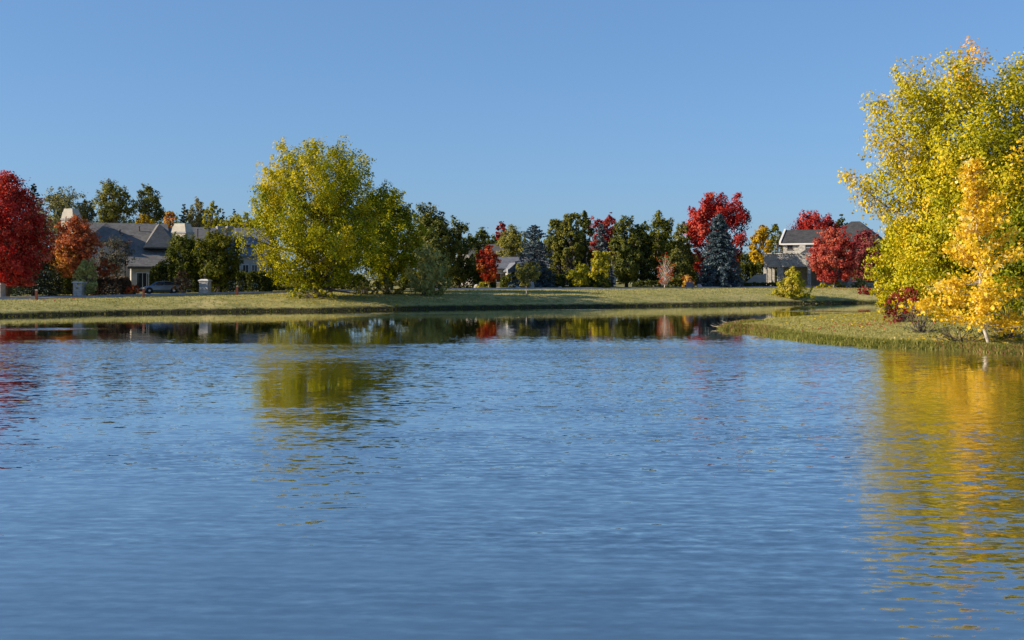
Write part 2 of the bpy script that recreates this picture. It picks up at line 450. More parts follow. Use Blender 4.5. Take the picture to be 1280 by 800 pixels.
lake_o = lk.build('lake', m); lake_o['kind'] = 'structure'

# ------------------------------------------------------------------ road along the far bank
road_pts = [(-420,92),(-200,99),(0,110.5),(120,117),(250,122),(400,130),(540,141),(700,149),(870,160),(1000,170),(1100,177),(1300,190),(1500,202)]
rc = [np.array([gx(px, Y), Y]) for px, Y in road_pts]
def resample(P, step):
    out = [P[0]]
    for a, b in zip(P[:-1], P[1:]):
        k = max(1, int(np.linalg.norm(b-a)/step))
        for j in range(1, k+1): out.append(a+(b-a)*j/k)
    out = np.array(out)
    for _ in range(8): out[1:-1] = (out[:-2]+2*out[1:-1]+out[2:])/4
    return out
rl = resample(rc, 1.0)
tg = np.gradient(rl, axis=0); tg /= np.linalg.norm(tg, axis=1)[:,None]
nrm = np.stack([-tg[:,1], tg[:,0]], 1)           # away from the lake
def strip(o0, o1, dz0, name, mat, k=5, thick=0):
    offs = np.linspace(o0, o1, k)
    rows = [rl + nrm*o for o in offs]
    P = np.concatenate(rows)
    z = terr(P[:,0], P[:,1]) + dz0
    V = np.column_stack([P, z]); n = len(rl)
    F = []
    for j in range(k-1):
        for i in range(n-1):
            F.append((j*n+i, j*n+i+1, (j+1)*n+i+1, (j+1)*n+i))
    if thick:
        b = len(V); V = np.vstack([V, V[:n]-[0,0,thick], V[-n:]-[0,0,thick]])
        for i in range(n-1):
            F.append((b+i, b+i+1, i+1, i)); F.append(((k-1)*n+i, (k-1)*n+i+1, b+n+i+1, b+n+i))
    o = np_mesh(name, V, np.array(F), mat); o['kind'] = 'structure'; return o
ASPH = solid('road_asphalt', [(0.10,0.10,0.105),(0.15,0.15,0.15),(0.19,0.185,0.18)], 1.2, 0.85, 0.3, 20)
CONC = solid('kerb_concrete', [(0.26,0.25,0.24),(0.36,0.35,0.33)], 1.5, 0.85, 0.3, 20)
strip(0.0, 3.0, 0.05, 'road', ASPH, 9)
strip(-0.35, 0.0, 0.11, 'kerb', CONC, 2, 0.2)
strip(3.0, 3.3, 0.17, 'kerb', CONC, 2, 0.25)

# ------------------------------------------------------------------ foliage builders
def leaves_np(rng, P, size, tint, flat=0.3, aspect=0.62, O=None):
    """rhombic leaves centred on P, loosely facing O where given"""
    n = len(P)
    if O is not None:
        nn = O + rng.randn(n, 3)*0.42 + np.array([0, 0, 0.15]); nn /= np.linalg.norm(nn, axis=1)[:,None]
        a = rng.randn(n, 3); a -= nn*(a*nn).sum(1)[:,None]; a /= np.linalg.norm(a, axis=1)[:,None]
        b = np.cross(nn, a)
        s = size * (0.6 + 0.8*rng.rand(n))[:,None] * 0.5
        V = np.stack([P-a*s, P+b*s*aspect-a*s*0.1, P+a*s, P-b*s*aspect-a*s*0.1], 1).reshape(-1, 3)
        return V, np.arange(n*4).reshape(n, 4)
    a = rng.randn(n, 3); a[:,2] *= (1-flat*0.5); a /= np.linalg.norm(a, axis=1)[:,None]
    r = rng.randn(n, 3); r[:,2] += flat*1.5
    b = np.cross(a, r); b /= (np.linalg.norm(b, axis=1)[:,None]+1e-9)
    s = size * (0.6 + 0.8*rng.rand(n))[:,None] * 0.5
    V = np.stack([P-a*s, P+b*s*aspect-a*s*0.1, P+a*s, P-b*s*aspect-a*s*0.1], 1).reshape(-1, 3)
    F = np.arange(n*4).reshape(n, 4)
    return V, F

PROF = {
 'round': lambda t: np.sqrt(np.clip(1-(2*t-1)**2, 0, 1)),
 'oval':  lambda t: np.where(t < 0.38, np.sqrt(np.clip(1-((0.38-t)/0.42)**2, 0, 1)), np.clip(1-((t-0.38)/0.63)**2.1, 0, 1)**0.62),
 'vase':  lambda t: np.where(t < 0.62, 0.42+0.58*(t/0.62)**0.8, np.sqrt(np.clip(1-((t-0.62)/0.40)**2, 0, 1))),
 'column':lambda t: np.clip(1-np.abs(2*t-0.85)**3.2, 0, 1)**0.5*np.where(t<0.08, 0.7+t*3.75, 1.0),
 'cone':  lambda t: np.clip(1-t, 0, 1)**0.8*np.where(t < 0.1, 0.7+3*t, 1),
 'full':  lambda t: np.clip(1-np.abs(2*t-0.95)**4.0, 0, 1)**0.5,
 'crowned': lambda t: np.where(t < 0.55, 0.70+0.30*(t/0.55), np.clip(1-np.abs((t-0.55)/0.47)**2.6, 0, 1)**0.55),
 'broad': lambda t: np.clip(1-np.abs(2*t-0.98)**3.4, 0, 1)**0.5*(0.72+0.28*np.clip(t/0.35, 0, 1)),
 'dome':  lambda t: np.sqrt(np.clip(1-t**2.2, 0, 1)),
 'box':   lambda t: np.where(t < 0.75, 1.0, np.sqrt(np.clip(1-((t-0.75)/0.25)**2*0.5, 0, 1))),
}

def crown_points(rng, W, D, z0, z1, shape, n_pl, n_lf, up=0.6, pl=0.2, sg=0.06, inner=0.25, lump=0.2, tintf=None, tbase=0.5, tvar=0.2, topo=1.6, fine=0.10):
    """plumes of leaves filling a crown envelope; returns leaves, tints and the plume axes"""
    H = z1-z0
    ph = rng.rand(8)*6.28
    t = rng.beta(1.15, 1.05, n_pl*3)
    pr = PROF[shape](t)
    keep = rng.rand(len(t)) < (0.15+0.85*pr)
    t = t[keep][:n_pl]; pr = pr[keep][:n_pl]; n = len(t)
    az = rng.rand(n)*2*math.pi
    lum = 1 + lump*(0.5*np.sin(2*az+ph[0]+3*t) + 0.5*np.sin(3*az+ph[1]-7*t) + 0.55*np.sin(5*az+ph[2]+11*t)) + 0.12*lump*rng.randn(n)
    rr = (inner + (1-inner)*rng.rand(n)**0.45)
    rad = pr*rr*np.clip(lum, 0.4, 1.15)
    E = np.stack([np.cos(az)*rad*W/2, np.sin(az)*rad*D/2, z0+t*H*(1+0.05*rng.randn(n))], 1)
    o = np.stack([np.cos(az)*rad, np.sin(az)*rad, np.full(n, 0.0)], 1)
    o /= (np.linalg.norm(o, axis=1)[:,None]+1e-6)
    o = o*(0.35+rad[:,None]) + np.stack([np.zeros(n), np.zeros(n), up*(0.4+topo*t)], 1) + 0.25*rng.randn(n, 3)
    o /= np.linalg.norm(o, axis=1)[:,None]
    S = min(W, H*1.1)
    ln = pl*S*(0.6+0.8*rng.rand(n))
    E[:,2] = np.minimum(E[:,2], z1)
    B = E-o*ln[:,None]
    pt = rng.randn(n)*tvar*0.8
    w = ln*(0.5+rng.rand(n)); w /= w.sum()
    k = rng.choice(n, n_lf, p=w)
    s = rng.rand(n_lf)**0.85
    sig = sg*S*(1.15-0.75*s**2)
    # leaves gather in small tufts along each plume, with gaps between
    nt_ = max(4, int(n_lf/(14 if n_lf < 40000 else 26)/ max(n,1)))
    tid = rng.randint(0, nt_, n_lf)
    toff = rng.randn(n, nt_, 3); tpos = rng.rand(n, nt_)
    s2 = tpos[k, tid]*0.8 + s*0.2
    sig = sg*S*(1.15-0.75*s2**2)
    toff = np.clip(toff, -1.7, 1.7); jit = np.clip(rng.randn(n_lf, 3), -2, 2)
    P = B[k] + o[k]*(ln[k]*s2)[:,None] + toff[k, tid]*sig[:,None]*0.9 + jit*(sig*0.45)[:,None]
    cc = np.array([0, 0, z0+0.42*H]); oc = P-cc; oc /= (np.linalg.norm(oc, axis=1)[:,None]+1e-6)
    op = toff[k, tid]*0.9+jit*0.5; op /= (np.linalg.norm(op, axis=1)[:,None]+1e-6)
    O = 0.55*op + 0.45*oc
    ztop = z1+0.02*H
    P[:,2] = np.where(P[:,2] > ztop, ztop-(P[:,2]-ztop)*0.5, P[:,2])
    zb = z0-0.01*H
    P[:,2] = np.where(P[:,2] < zb, zb+(zb-P[:,2])*0.4, P[:,2])
    tn = tbase + pt[k] + rng.randn(n_lf)*fine
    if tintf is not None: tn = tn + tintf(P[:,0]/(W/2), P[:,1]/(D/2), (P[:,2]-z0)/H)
    return P, np.clip(tn, 0.01, 0.99), B, E, O

def limb(mb, a, b, r0, r1, rng, bend=0.12, n=5, k=4):
    a = np.array(a, float); b = np.array(b, float)
    Ld = np.linalg.norm(b-a)
    pts = []; rad = []
    w = rng.randn(3)*bend*Ld*0.5; w[2] = -abs(w[2])*0.6
    for i in range(k):
        t = i/(k-1)
        q = a+(b-a)*t + w*math.sin(math.pi*t)
        pts.append(q); rad.append(r0+(r1-r0)*t**0.8)
    mb.tube(pts, rad, n, cap=False)

def tree(name, label, px, Y, w, top, bot, mat, seed, shape='round', n=None, leaf=None, dens=1.0, up=0.6, pl=0.2, sg=0.055,
         cat='tree', bark=None, trunk_r=None, lump=0.2, inner=0.25, lean=0, stems=1, tintf=None, tbase=0.5, tvar=0.2, group=None, depth=1.0,
         limbs=40, topo=1.6, fine=0.10, n_pl=None, trunk_top=0.62, flat=0.3, dx=0):
    rng = np.random.RandomState(seed)
    X = gx(px, Y); Z = th(X, Y) - 0.03
    k = Y/FPX
    W = w*k; z1 = gz(top, Y)-Z
    z0 = (gz(bot, Y)-Z) if bot is not None else 0.05
    z0 = max(z0, 0.03)
    H = z1-z0
    root = empty(name, (X, Y, Z), 0, label, cat, group)
    ls = leaf or max(0.10, 2.5*k)
    area = w*(top-(bot if bot is not None else HOR+12))*-1*0.75     # picture area, px^2
    lpx2 = (ls/k)**2*0.36
    nl = int(n or dens*7.5*area/lpx2)
    nl = max(300, min(nl, 180000))
    npl = n_pl or int(max(40, min(420, area/26)))
    if n_pl is None and sg == 0.055: sg = 0.075 if area < 3000 else 0.06
    P, tn, B, E, O = crown_points(rng, W, W*depth, z0, z1, shape, npl, nl, up, pl, sg, inner, lump, tintf, tbase, tvar, topo, fine)
    P[:,0] += lean*P[:,2] + dx*k
    V, F = leaves_np(rng, P, ls, tn, flat, 0.62, O)
    bush = bot is None
    np_mesh('foliage' if bush else 'crown', V, F, L[mat] if isinstance(mat, str) else mat, root, tn)
    # trunk and limbs
    mb = MB(); bk = bark or BARK
    tr = trunk_r or max(0.05, 0.022*z1 if not bush else 0.012*z1)
    sel = rng.permutation(len(B))[:limbs]
    if bush or stems > 1:
        for i in sel:
            a = np.array([rng.randn()*W*0.05, rng.randn()*W*0.05, -0.05])
            e = E[i].copy(); e[0] += lean*e[2] + dx*k
            limb(mb, a, e, tr*0.6, tr*0.12, rng, 0.08, 4, 4)
    else:
        hz = z0 + H*trunk_top
        wob = rng.randn(2)*0.02*z1
        tp = []; rd = []
        for i in range(7):
            t = i/6
            tp.append(np.array([wob[0]*math.sin(3*t)+lean*hz*t + dx*k*t, wob[1]*math.sin(2.5*t), -0.1+(hz+0.1)*t]))
            rd.append(tr*(1.25 if i == 0 else 1)*(1-0.72*t))
        mb.tube(tp, rd, 8)
        for i in sel:
            e = E[i].copy(); e[0] += lean*e[2] + dx*k
            b0 = B[i].copy(); b0[0] += lean*b0[2] + dx*k
            hb = np.clip(e[2]*0.62 - 0.1*H*rng.rand(), max(z0*0.85, 0.2), hz*0.97)
            tt = hb/hz
            q = int(min(5, tt*6)); fr = tt*6-q
            a = tp[q]*(1-fr)+tp[min(q+1,6)]*fr
            r0 = max(0.012, tr*(1-0.72*tt)*0.45)
            limb(mb, a, b0, r0, r0*0.5, rng, 0.12, 4, 4)
            e = b0+(e-b0)*0.72
            limb(mb, b0, e, r0*0.5, r0*0.15, rng, 0.05, 3, 3)
    o_t = mb.build('stems' if bush else 'trunk', bk, root, smooth=True)
    if bush: o_t['kind'] = 'stuff'
    return root

def conifer(name, label, px, Y, w, top, mat, seed, bot=None, nb=130, per=90, broad=0.85, leaf=None, droop=0.25, group=None, cat='spruce tree', loose=1.0):
    rng = np.random.RandomState(seed)
    X = gx(px, Y); Z = th(X, Y)-0.03
    k = Y/FPX; Rm = w*k/2; H = gz(top, Y)-Z; z0 = 0.25 if bot is None else gz(bot, Y)-Z
    root = empty(name, (X, Y, Z), 0, label, cat, group)
    ls = leaf or max(0.12, 2.6*k)
    mb = MB(); mb.tube([(0,0,-0.1),(0,0,H*0.5),(0,0,H*0.97)], [0.02*H,0.012*H,0.02], 7)
    Ps = []; tn = []
    for i in range(nb):
        t = ((i+rng.rand())/nb)**1.35
        z = z0+(H-z0)*t
        az = i*2.39996+rng.randn()*0.25
        ln = Rm*((1-t)**broad)*(0.82+0.28*rng.rand()*loose)+0.12
        d = np.array([math.cos(az), math.sin(az), 0])
        rise = (0.15-droop)*ln if t < 0.75 else 0.3*ln
        tip = np.array([0,0,z])+d*ln+np.array([0,0,rise])
        mb.tube([(0,0,z), tuple(tip*0.55+np.array([0,0,z*0.45+0.06*ln])), tuple(tip)], [0.03+0.006*ln,0.02,0.008], 3, cap=False)
        c = int(per*(0.35+0.9*ln/Rm))
        s = rng.rand(c)**0.6
        lat = rng.randn(c)*0.17*ln*(1.15-s)*1.1+rng.randn(c)*0.05
        side = np.array([-d[1], d[0], 0])
        base = np.array([0,0,z])[None]+d[None]*(ln*s)[:,None]+np.array([0,0,1.0])[None]*(rise*s**1.5+0.06*ln*np.sin(math.pi*s))[:,None]
        Pp = base+side[None]*lat[:,None]+np.column_stack([np.zeros(c), np.zeros(c), -np.abs(rng.randn(c))*0.10*(0.4+ln*0.25)])
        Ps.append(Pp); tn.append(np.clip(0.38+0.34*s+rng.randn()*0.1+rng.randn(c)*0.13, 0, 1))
    P = np.concatenate(Ps); T = np.concatenate(tn)
    V, F = leaves_np(rng, P, ls, T, 0.6, 0.45)
    np_mesh('crown', V, F, L[mat], root, T)
    mb.build('trunk', BARKD, root)
    return root

def hedge(name, label, px, Y, w, top, mat, seed, depth_m=2.2, shape='box', dens=1.0, cat='hedge', rz=0.0):
    rng = np.random.RandomState(seed)
    X = gx(px, Y); Z = th(X, Y)-0.03; k = Y/FPX
    W = w*k; H = gz(top, Y)-Z
    root = empty(name, (X, Y, Z), rz, label, cat)
    ls = max(0.12, 2.3*k)
    n = int(dens*14*w*H/k/((ls/k)**2*0.36)); n = min(n, 60000)
    # leaves lie in a shell over a rounded block, lumpy
    u = rng.uniform(-1, 1, (n, 3))
    ax = rng.randint(0, 3, n); sg = np.where(rng.rand(n) < 0.5, -1, 1)
    shell = 1-np.abs(rng.randn(n))*0.16
    for a in range(3):
        u[:,a] = np.where(ax == a, sg*shell, u[:,a])
    u[:,2] = np.abs(u[:,2])
    q = 5.0
    nr = (np.abs(u[:,0])**q+np.abs(u[:,1])**q+np.abs(u[:,2])**q)**(1/q)
    lumpy = 1+0.07*np.sin(u[:,0]*W*2.1+seed)+0.05*np.sin(u[:,0]*W*5.3+u[:,2]*3)
    P = u/np.maximum(nr, 1)[:,None]*np.array([W/2, depth_m/2, H])[None]*np.stack([np.ones(n), lumpy, lumpy], 1)
    T = np.clip(0.42+0.14*rng.randn(n)+0.1*np.sin(P[:,0]*1.7), 0, 1)
    V, F = leaves_np(rng, P, ls, T, 0.3)
    np_mesh('foliage', V, F, L[mat], root, T)
    mb = MB()
    for i in range(int(max(4, W/1.2))):
        x = rng.uniform(-W/2*0.85, W/2*0.85)
        limb(mb, (x,0,-0.05), (x+rng.randn()*0.3, rng.randn()*0.4, H*0.8), 0.05, 0.015, rng, 0.1, 4, 4)
    mb.build('stems', BARKD, root, kind='stuff')
    return root

# ------------------------------------------------------------------ buildings
TH = R(-8.0); cT, sT = math.cos(TH), math.sin(TH)
class House:
    """local frame: u along the front (to the right), v into the depth, rotated to run with the shore"""
    def __init__(s, name, label, px, Y, cat='house', th_=TH):
        s.Y = Y; s.X = gx(px, Y); s.Z = th(s.X, Y)-0.1; s.c = math.cos(th_); s.s = math.sin(th_)
        s.root = empty(name, (s.X, Y, s.Z), th_, label, cat)
    def u(s, px, v=0):
        k = (px-640)/FPX
        return (k*(s.Y+v*s.c)-s.X+v*s.s)/(s.c-k*s.s)
    def z(s, px, py, v=0):
        u = s.u(px, v); Yw = s.Y+u*s.s+v*s.c
        return gz(py, Yw)-s.Z
    def box(s, name, mat, u0, u1, v0, v1, z0, z1, parent=None, bevel=0):
        m_ = MB(); m_.box(u0, u1, v0, v1, z0, z1); return m_.build(name, mat, parent or s.root, bevel=bevel)
    def gable(s, u0, u1, v0, v1, ze, zr, mat, along='u', over=0.45, th_=0.18, hip0=0.0, hip1=0.0, wall=None, name='roof'):
        """closed roof slab pair; hip0/hip1 pull the ridge ends in"""
        m_ = MB()
        if along == 'u':
            vm = (v0+v1)/2; a, b, c, d = u0-over, u1+over, v0-over, v1+over
            sl = (zr-ze)/((v1-v0)/2); zo = ze-over*sl
            rid = [(a+hip0, vm, zr), (b-hip1, vm, zr)]
            base = [(a,c,zo),(b,c,zo),(b,d,zo),(a,d,zo)]
        else:
            um = (u0+u1)/2; a, b, c, d = u0-over, u1+over, v0-over, v1+over
            sl = (zr-ze)/((u1-u0)/2); zo = ze-over*sl
            rid = [(um, c+hip0, zr), (um, d-hip1, zr)]
            base = [(b,c,zo),(b,d,zo),(a,d,zo),(a,c,zo)]
        vs = base+rid
        low = [(x,y,z-th_) for x,y,z in vs]
        m_.add(vs+low, [(0,1,5,4),(2,3,4,5),(1,2,5),(3,0,4),(0,6,7,1),(1,7,8,2),(2,8,9,3),(3,9,6,0),(6,9,8,7)])
        o = m_.build(name, mat, s.root)
        if wall is not None and (hip0 == 0 or hip1 == 0):
            if along == 'u':
                for uu, s_, hp in ((u0, 1, hip0), (u1, -1, hip1)):
                    if hp: continue
                    w_ = MB(); w_.add([(uu,v0,ze-th_),(uu,v1,ze-th_),(uu,vm,zr-th_-0.05),(uu+0.2*s_,v0,ze-th_),(uu+0.2*s_,v1,ze-th_),(uu+0.2*s_,vm,zr-th_-0.05)],
                           [(0,1,2),(5,4,3),(0,3,4,1),(1,4,5,2),(2,5,3,0)]); w_.build('gable_wall', wall, s.root)
            else:
                for vv, s_, hp in ((v0, 1, hip0), (v1, -1, hip1)):
                    if hp: continue
                    w_ = MB(); w_.add([(u0,vv,ze-th_),(u1,vv,ze-th_),(um,vv,zr-th_-0.05),(u0,vv+0.2*s_,ze-th_),(u1,vv+0.2*s_,ze-th_),(um,vv+0.2*s_,zr-th_-0.05)],
                           [(0,1,2),(5,4,3),(0,3,4,1),(1,4,5,2),(2,5,3,0)]); w_.build('gable_wall', wall, s.root)
        return o
    def window(s, u0, u1, z0, z1, v, side='front', uside=0, frame=None, mull=1):
        """a window set in the wall plane v (front) or u=uside (left end)"""
        f = MB(); fw = 0.09
        def B(a0, a1, z0_, z1_, d0, d1):
            if side == 'front': f.box(a0, a1, v-d1, v-d0, z0_, z1_)
            else: f.box(uside-d1, uside-d0, a0, a1, z0_, z1_)
        B(u0, u0+fw, z0, z1, -0.02, 0.07); B(u1-fw, u1, z0, z1, -0.02, 0.07)
        B(u0+fw, u1-fw, z1-fw, z1, -0.02, 0.068); B(u0+fw, u1-fw, z0, z0+fw, -0.02, 0.068)
        for i in range(1, mull+1):
            uu = u0+(u1-u0)*i/(mull+1)
            B(uu-0.03, uu+0.03, z0+fw, z1-fw, -0.02, 0.06)
        w = f.build('window', frame or TRIM, s.root)
        g = MB()
        if side == 'front': g.box(u0+fw*0.9, u1-fw*0.9, v-0.035, v+0.01, z0+fw*0.9, z1-fw*0.9)
        else: g.box(uside-0.035, uside+0.01, u0+fw*0.9, u1-fw*0.9, z0+fw*0.9, z1-fw*0.9)
        g.build('pane', GLASS, w)
        sl_ = MB()
        if side == 'front': sl_.box(u0-0.1, u1+0.1, v-0.14, v-0.003, z0-0.09, z0-0.004)
        else: sl_.box(uside-0.14, uside-0.003, u0-0.1, u1+0.1, z0-0.09, z0-0.004)
        sl_.build('sill', frame or TRIM, w)
        return w

def roofmat(name, c0, c1, course=2.8):
    m, nt, out = newmat(name)
    p = N(nt, 'BsdfPrincipled'); nt.links.new(p.outputs[0], out.inputs[0])
    tc = N(nt, 'TexCoord')
    nz = noise(nt, 1.1, 4, 0.6, tc.outputs['Object'])
    sp = N(nt, 'SeparateXYZ'); nt.links.new(tc.outputs['Object'], sp.inputs[0])
    # shingle courses follow the height
    w = N(nt, 'Math', operation='MULTIPLY'); w.inputs[1].default_value = course*2; nt.links.new(sp.outputs[2], w.inputs[0])
    fr = N(nt, 'Math', operation='FRACT'); nt.links.new(w.outputs[0], fr.inputs[0])
    fl = N(nt, 'Math', operation='FLOOR'); nt.links.new(w.outputs[0], fl.inputs[0])
    ms = N(nt, 'Mapping'); ms.inputs['Scale'].default_value = (1.8,1.8,0.0); nt.links.new(tc.outputs['Object'], ms.inputs[0])
    cb = N(nt, 'CombineXYZ'); nt.links.new(fl.outputs[0], cb.inputs[2])
    va = N(nt, 'VectorMath', operation='ADD'); nt.links.new(ms.outputs[0], va.inputs[0]); nt.links.new(cb.outputs[0], va.inputs[1])
    vo = N(nt, 'TexVoronoi'); vo.inputs['Scale'].default_value = 1.6; nt.links.new(va.outputs[0], vo.inputs['Vector'])
    sc = N(nt, 'SeparateColor'); nt.links.new(vo.outputs['Color'], sc.inputs[0])
    mxv = N(nt, 'Math', operation='MULTIPLY_ADD'); mxv.inputs[1].default_value = 0.45; nt.links.new(sc.outputs[0], mxv.inputs[0]); nt.links.new(nz.outputs[0], mxv.inputs[2])
    rp = ramp(nt, [c0, c1], [0.35, 1.0]); nt.links.new(mxv.outputs[0], rp.inputs[0])
    dk = ramp(nt, [(0.6,0.6,0.6),(1,1,1)], [0.0, 0.3]); nt.links.new(fr.outputs[0], dk.inputs[0])
    mu = N(nt, 'MixRGB', blend_type='MULTIPLY'); mu.inputs[0].default_value = 1; nt.links.new(rp.outputs[0], mu.inputs[1]); nt.links.new(dk.outputs[0], mu.inputs[2])
    nt.links.new(mu.outputs[0], p.inputs['Base Color']); p.inputs['Roughness'].default_value = 0.85; p.inputs['Specular IOR Level'].default_value = 0.25
    b = N(nt, 'Bump'); b.inputs['Distance'].default_value = 0.05; b.inputs['Strength'].default_value = 0.8
    nt.links.new(fr.outputs[0], b.inputs['Height']); nt.links.new(b.outputs[0], p.inputs['Normal'])
    return m
def stonemat(name, c0, c1, mortar, sc=(1.5,1.5,3.0)):
    m, nt, out = newmat(name)
    p = N(nt, 'BsdfPrincipled'); nt.links.new(p.outputs[0], out.inputs[0])
    tc = N(nt, 'TexCoord'); mp = N(nt, 'Mapping'); mp.inputs['Scale'].default_value = sc; nt.links.new(tc.outputs['Object'], mp.inputs[0])
    vo = N(nt, 'TexVoronoi'); nt.links.new(mp.outputs[0], vo.inputs['Vector']); vo.inputs['Scale'].default_value = 1.6
    ve = N(nt, 'TexVoronoi', feature='DISTANCE_TO_EDGE'); nt.links.new(mp.outputs[0], ve.inputs['Vector']); ve.inputs['Scale'].default_value = 1.6
    s = N(nt, 'SeparateColor'); nt.links.new(vo.outputs['Color'], s.inputs[0])
    rp = ramp(nt, [c0, c1]); nt.links.new(s.outputs[0], rp.inputs[0])
    ed = ramp(nt, [(0,0,0),(1,1,1)], [0.03, 0.09]); nt.links.new(ve.outputs['Distance'], ed.inputs[0])
    mx = N(nt, 'MixRGB'); nt.links.new(ed.outputs[0], mx.inputs[0]); mx.inputs[1].default_value = (*mortar, 1); nt.links.new(rp.outputs[0], mx.inputs[2])
    nt.links.new(mx.outputs[0], p.inputs['Base Color']); p.inputs['Roughness'].default_value = 0.9
    b = N(nt, 'Bump'); b.inputs['Distance'].default_value = 0.04; b.inputs['Strength'].default_value = 0.7
    nt.links.new(ed.outputs[0], b.inputs['Height']); nt.links.new(b.outputs[0], p.inputs['Normal'])
    return m
ROOFG = roofmat('roof_grey_shingle', (0.105,0.10,0.092), (0.18,0.172,0.16))
ROOFD = roofmat('roof_dark_shingle', (0.030,0.031,0.034), (0.065,0.065,0.067))
ROOFB = roofmat('roof_slate', (0.10,0.11,0.13), (0.18,0.19,0.21))
STUCCO = solid('stucco_cream', [(0.38,0.35,0.28),(0.44,0.40,0.33),(0.50,0.46,0.38)], 1.2, 0.9, 0.35, 25)
STUCW = solid('stucco_pale', [(0.34,0.32,0.29),(0.40,0.38,0.35),(0.46,0.44,0.41)], 1.2, 0.9, 0.35, 25)
STONEW = stonemat('stone_pale', (0.26,0.25,0.22), (0.46,0.43,0.38), (0.32,0.31,0.28))
STONEG = stonemat('stone_grey', (0.26,0.25,0.24), (0.46,0.44,0.42), (0.3,0.3,0.29), (3,3,5))
TRIM = solid('trim_white', [(0.48,0.47,0.44),(0.58,0.57,0.54)], 2, 0.6, 0.1)
TRIMD = solid('trim_dark', [(0.05,0.04,0.035),(0.08,0.07,0.06)], 2, 0.6, 0.1)
m, nt, out = newmat('window_glass'); p = N(nt, 'BsdfPrincipled'); nt.links.new(p.outputs[0], out.inputs[0])
p.inputs['Base Color'].default_value = (0.02,0.025,0.03,1); p.inputs['Roughness'].default_value = 0.05; p.inputs['IOR'].default_value = 1.5
GLASS = m

def chimney(h, u, v, z0, z1, a, b, mat, cap=True):
    """stepped masonry chimney with a hipped top"""
    mb = MB(); hh = z1-z0; u_, v_ = u, v; u = v = 0.0
    mb.box(u-a, u+a, v-b, v+b, z0, z0+hh*0.52)
    c = mb.build('chimney', mat, h.root); c.location = (u_, v_, 0); c.rotation_euler = (0, 0, R(-42))
    m3 = MB(); m3.box(u-a*1.08, u+a*1.08, v-b*1.08, v+b*1.08, z0+hh*0.52+0.003, z0+hh*0.60); m3.build('chimney_band', STONEG, c)
    m2 = MB()
    m2.taper(u, v, z0+hh*0.603, z0+hh*0.86, a*0.98, b*0.98, a*0.86, b*0.86)
    m2.taper(u, v, z0+hh*0.863, z1, a*0.80, b*0.80, a*0.70, b*0.70)
    m2.build('chimney_cap', mat, c)
    return c

# --- left house: grey shingled, hips and gables, cream stucco
h = House('stucco_house', 'long cream stucco house with grey shingled hip roofs and two stepped tan chimneys', 150, 146, 'house', R(22))
u = h.u; z = h.z
zr = z(160, 279, 9); ze = z(150, 300, 3)
# main range, then a lower one to the right
ua, ub, um_ = u(62, 6), u(272, 6), u(208, 6)
h.box('wall', STUCCO, ua, um_, 4.5, 13.5, 0, ze+0.2)
h.gable(ua, um_, 4.5, 13.5, ze, zr, ROOFG, 'u', 0.4, hip0=3.2, hip1=0, wall=STUCCO)
h.box('wall', STUCCO, um_+0.05, ub, 5.2, 12.8, 0, ze+0.1)
h.gable(um_+0.5, ub, 5.2, 12.8, ze-0.1, z(240, 285.5, 9), ROOFG, 'u', 0.4, wall=STUCCO)
# cross wing whose left slope catches the sun
h.gable(u(183, 0.5), u(219, 0.5), 0.5, 9.2, z(200, 304, 0.5), z(200, 280.5, 5), ROOFG, 'v', 0.35, hip0=2.6, hip1=0)
for (a, vv, pz) in ((150, 5.6, 293), (174, 6.6, 289), (247, 6.2, 292)):
    mb = MB(); mb.lathe([(0.09, -0.5), (0.09, 0.55), (0.14, 0.56), (0.14, 0.66)], 8, 'z', (u(a, vv), vv, z(a, pz, vv)))
    mb.build('roof_vent', TRIMD, h.root)
# tall front wing with a hipped dark roof
uc, ud = u(111, 1.5), u(156, 1.5); z2 = z(135, 297, 1.5)
h.box('wall', STUCW, uc, ud, 1.5, 4.4, 0, z2)
h.gable(uc, ud, 1.5, 9, z2, z(135, 279.5, 5), ROOFG, 'v', 0.5, hip0=2.6, hip1=0)
h.window(uc+1.1, uc+2.3, 1.0, 2.6, 1.5); h.window(ud-2.0, ud-0.9, 3.6, 5.0, 1.5)
# small gable by the left chimney
h.gable(u(96,1), u(114,1), 1.0, 6, z(105,292,1), z(105,284,1), ROOFG, 'v', 0.3, wall=STUCCO)
h.box('wall', STUCCO, u(98,1), u(112,1), 1.2, 4.3, 0, z(105,292,1))
# low entrance wing, its roof sweeping down to a low eave
ue, uf = u(164, -2.5), u(262, -2.5); z3 = z(190, 332, -2.5)
h.box('wall', STUCW, ue, uf, -2.5, 1.4, 0, z3)
h.box('wall', STUCW, ud+0.1, uf, 1.42, 4.4, 0, z3)
mb = MB(); o_ = 0.5
zt = zr-0.12
vs = [(ue-o_, -3.0, z3-0.1), (uf, -3.0, z3-0.1), (uf-5.5, 8.6, zt), (ud+0.8, 8.6, zt), (ud-0.1, 4.6, ze+0.3)]
lo = [(a,b,c-0.2) for a,b,c in vs]
mb.add(vs+lo, [(0,1,2,3,4),(9,8,7,6,5),(0,5,6,1),(1,6,7,2),(2,7,8,3),(3,8,9,4),(4,9,5,0)])
mb.build('roof', ROOFG, h.root)
fb = MB(); fb.box(ue-0.5, uf, -3.06, -2.98, z3-0.42, z3-0.12); fb.build('fascia', TRIMD, h.root)
ul = u(170,-2.5)
h.window(ul, ul+1.6, 0.5, 2.7, -2.5, mull=1)
h.window(u(183,-2.5), u(183,-2.5)+1.3, 0.7, 2.6, -2.5, mull=1)
h.window(u(196,-2.5), u(196,-2.5)+2.0, 0.7, 2.6, -2.5, mull=2)
chimney(h, u(89, 3), 3, z(89,292,3), z(89,261,3), 0.95, 0.8, STUCCO)
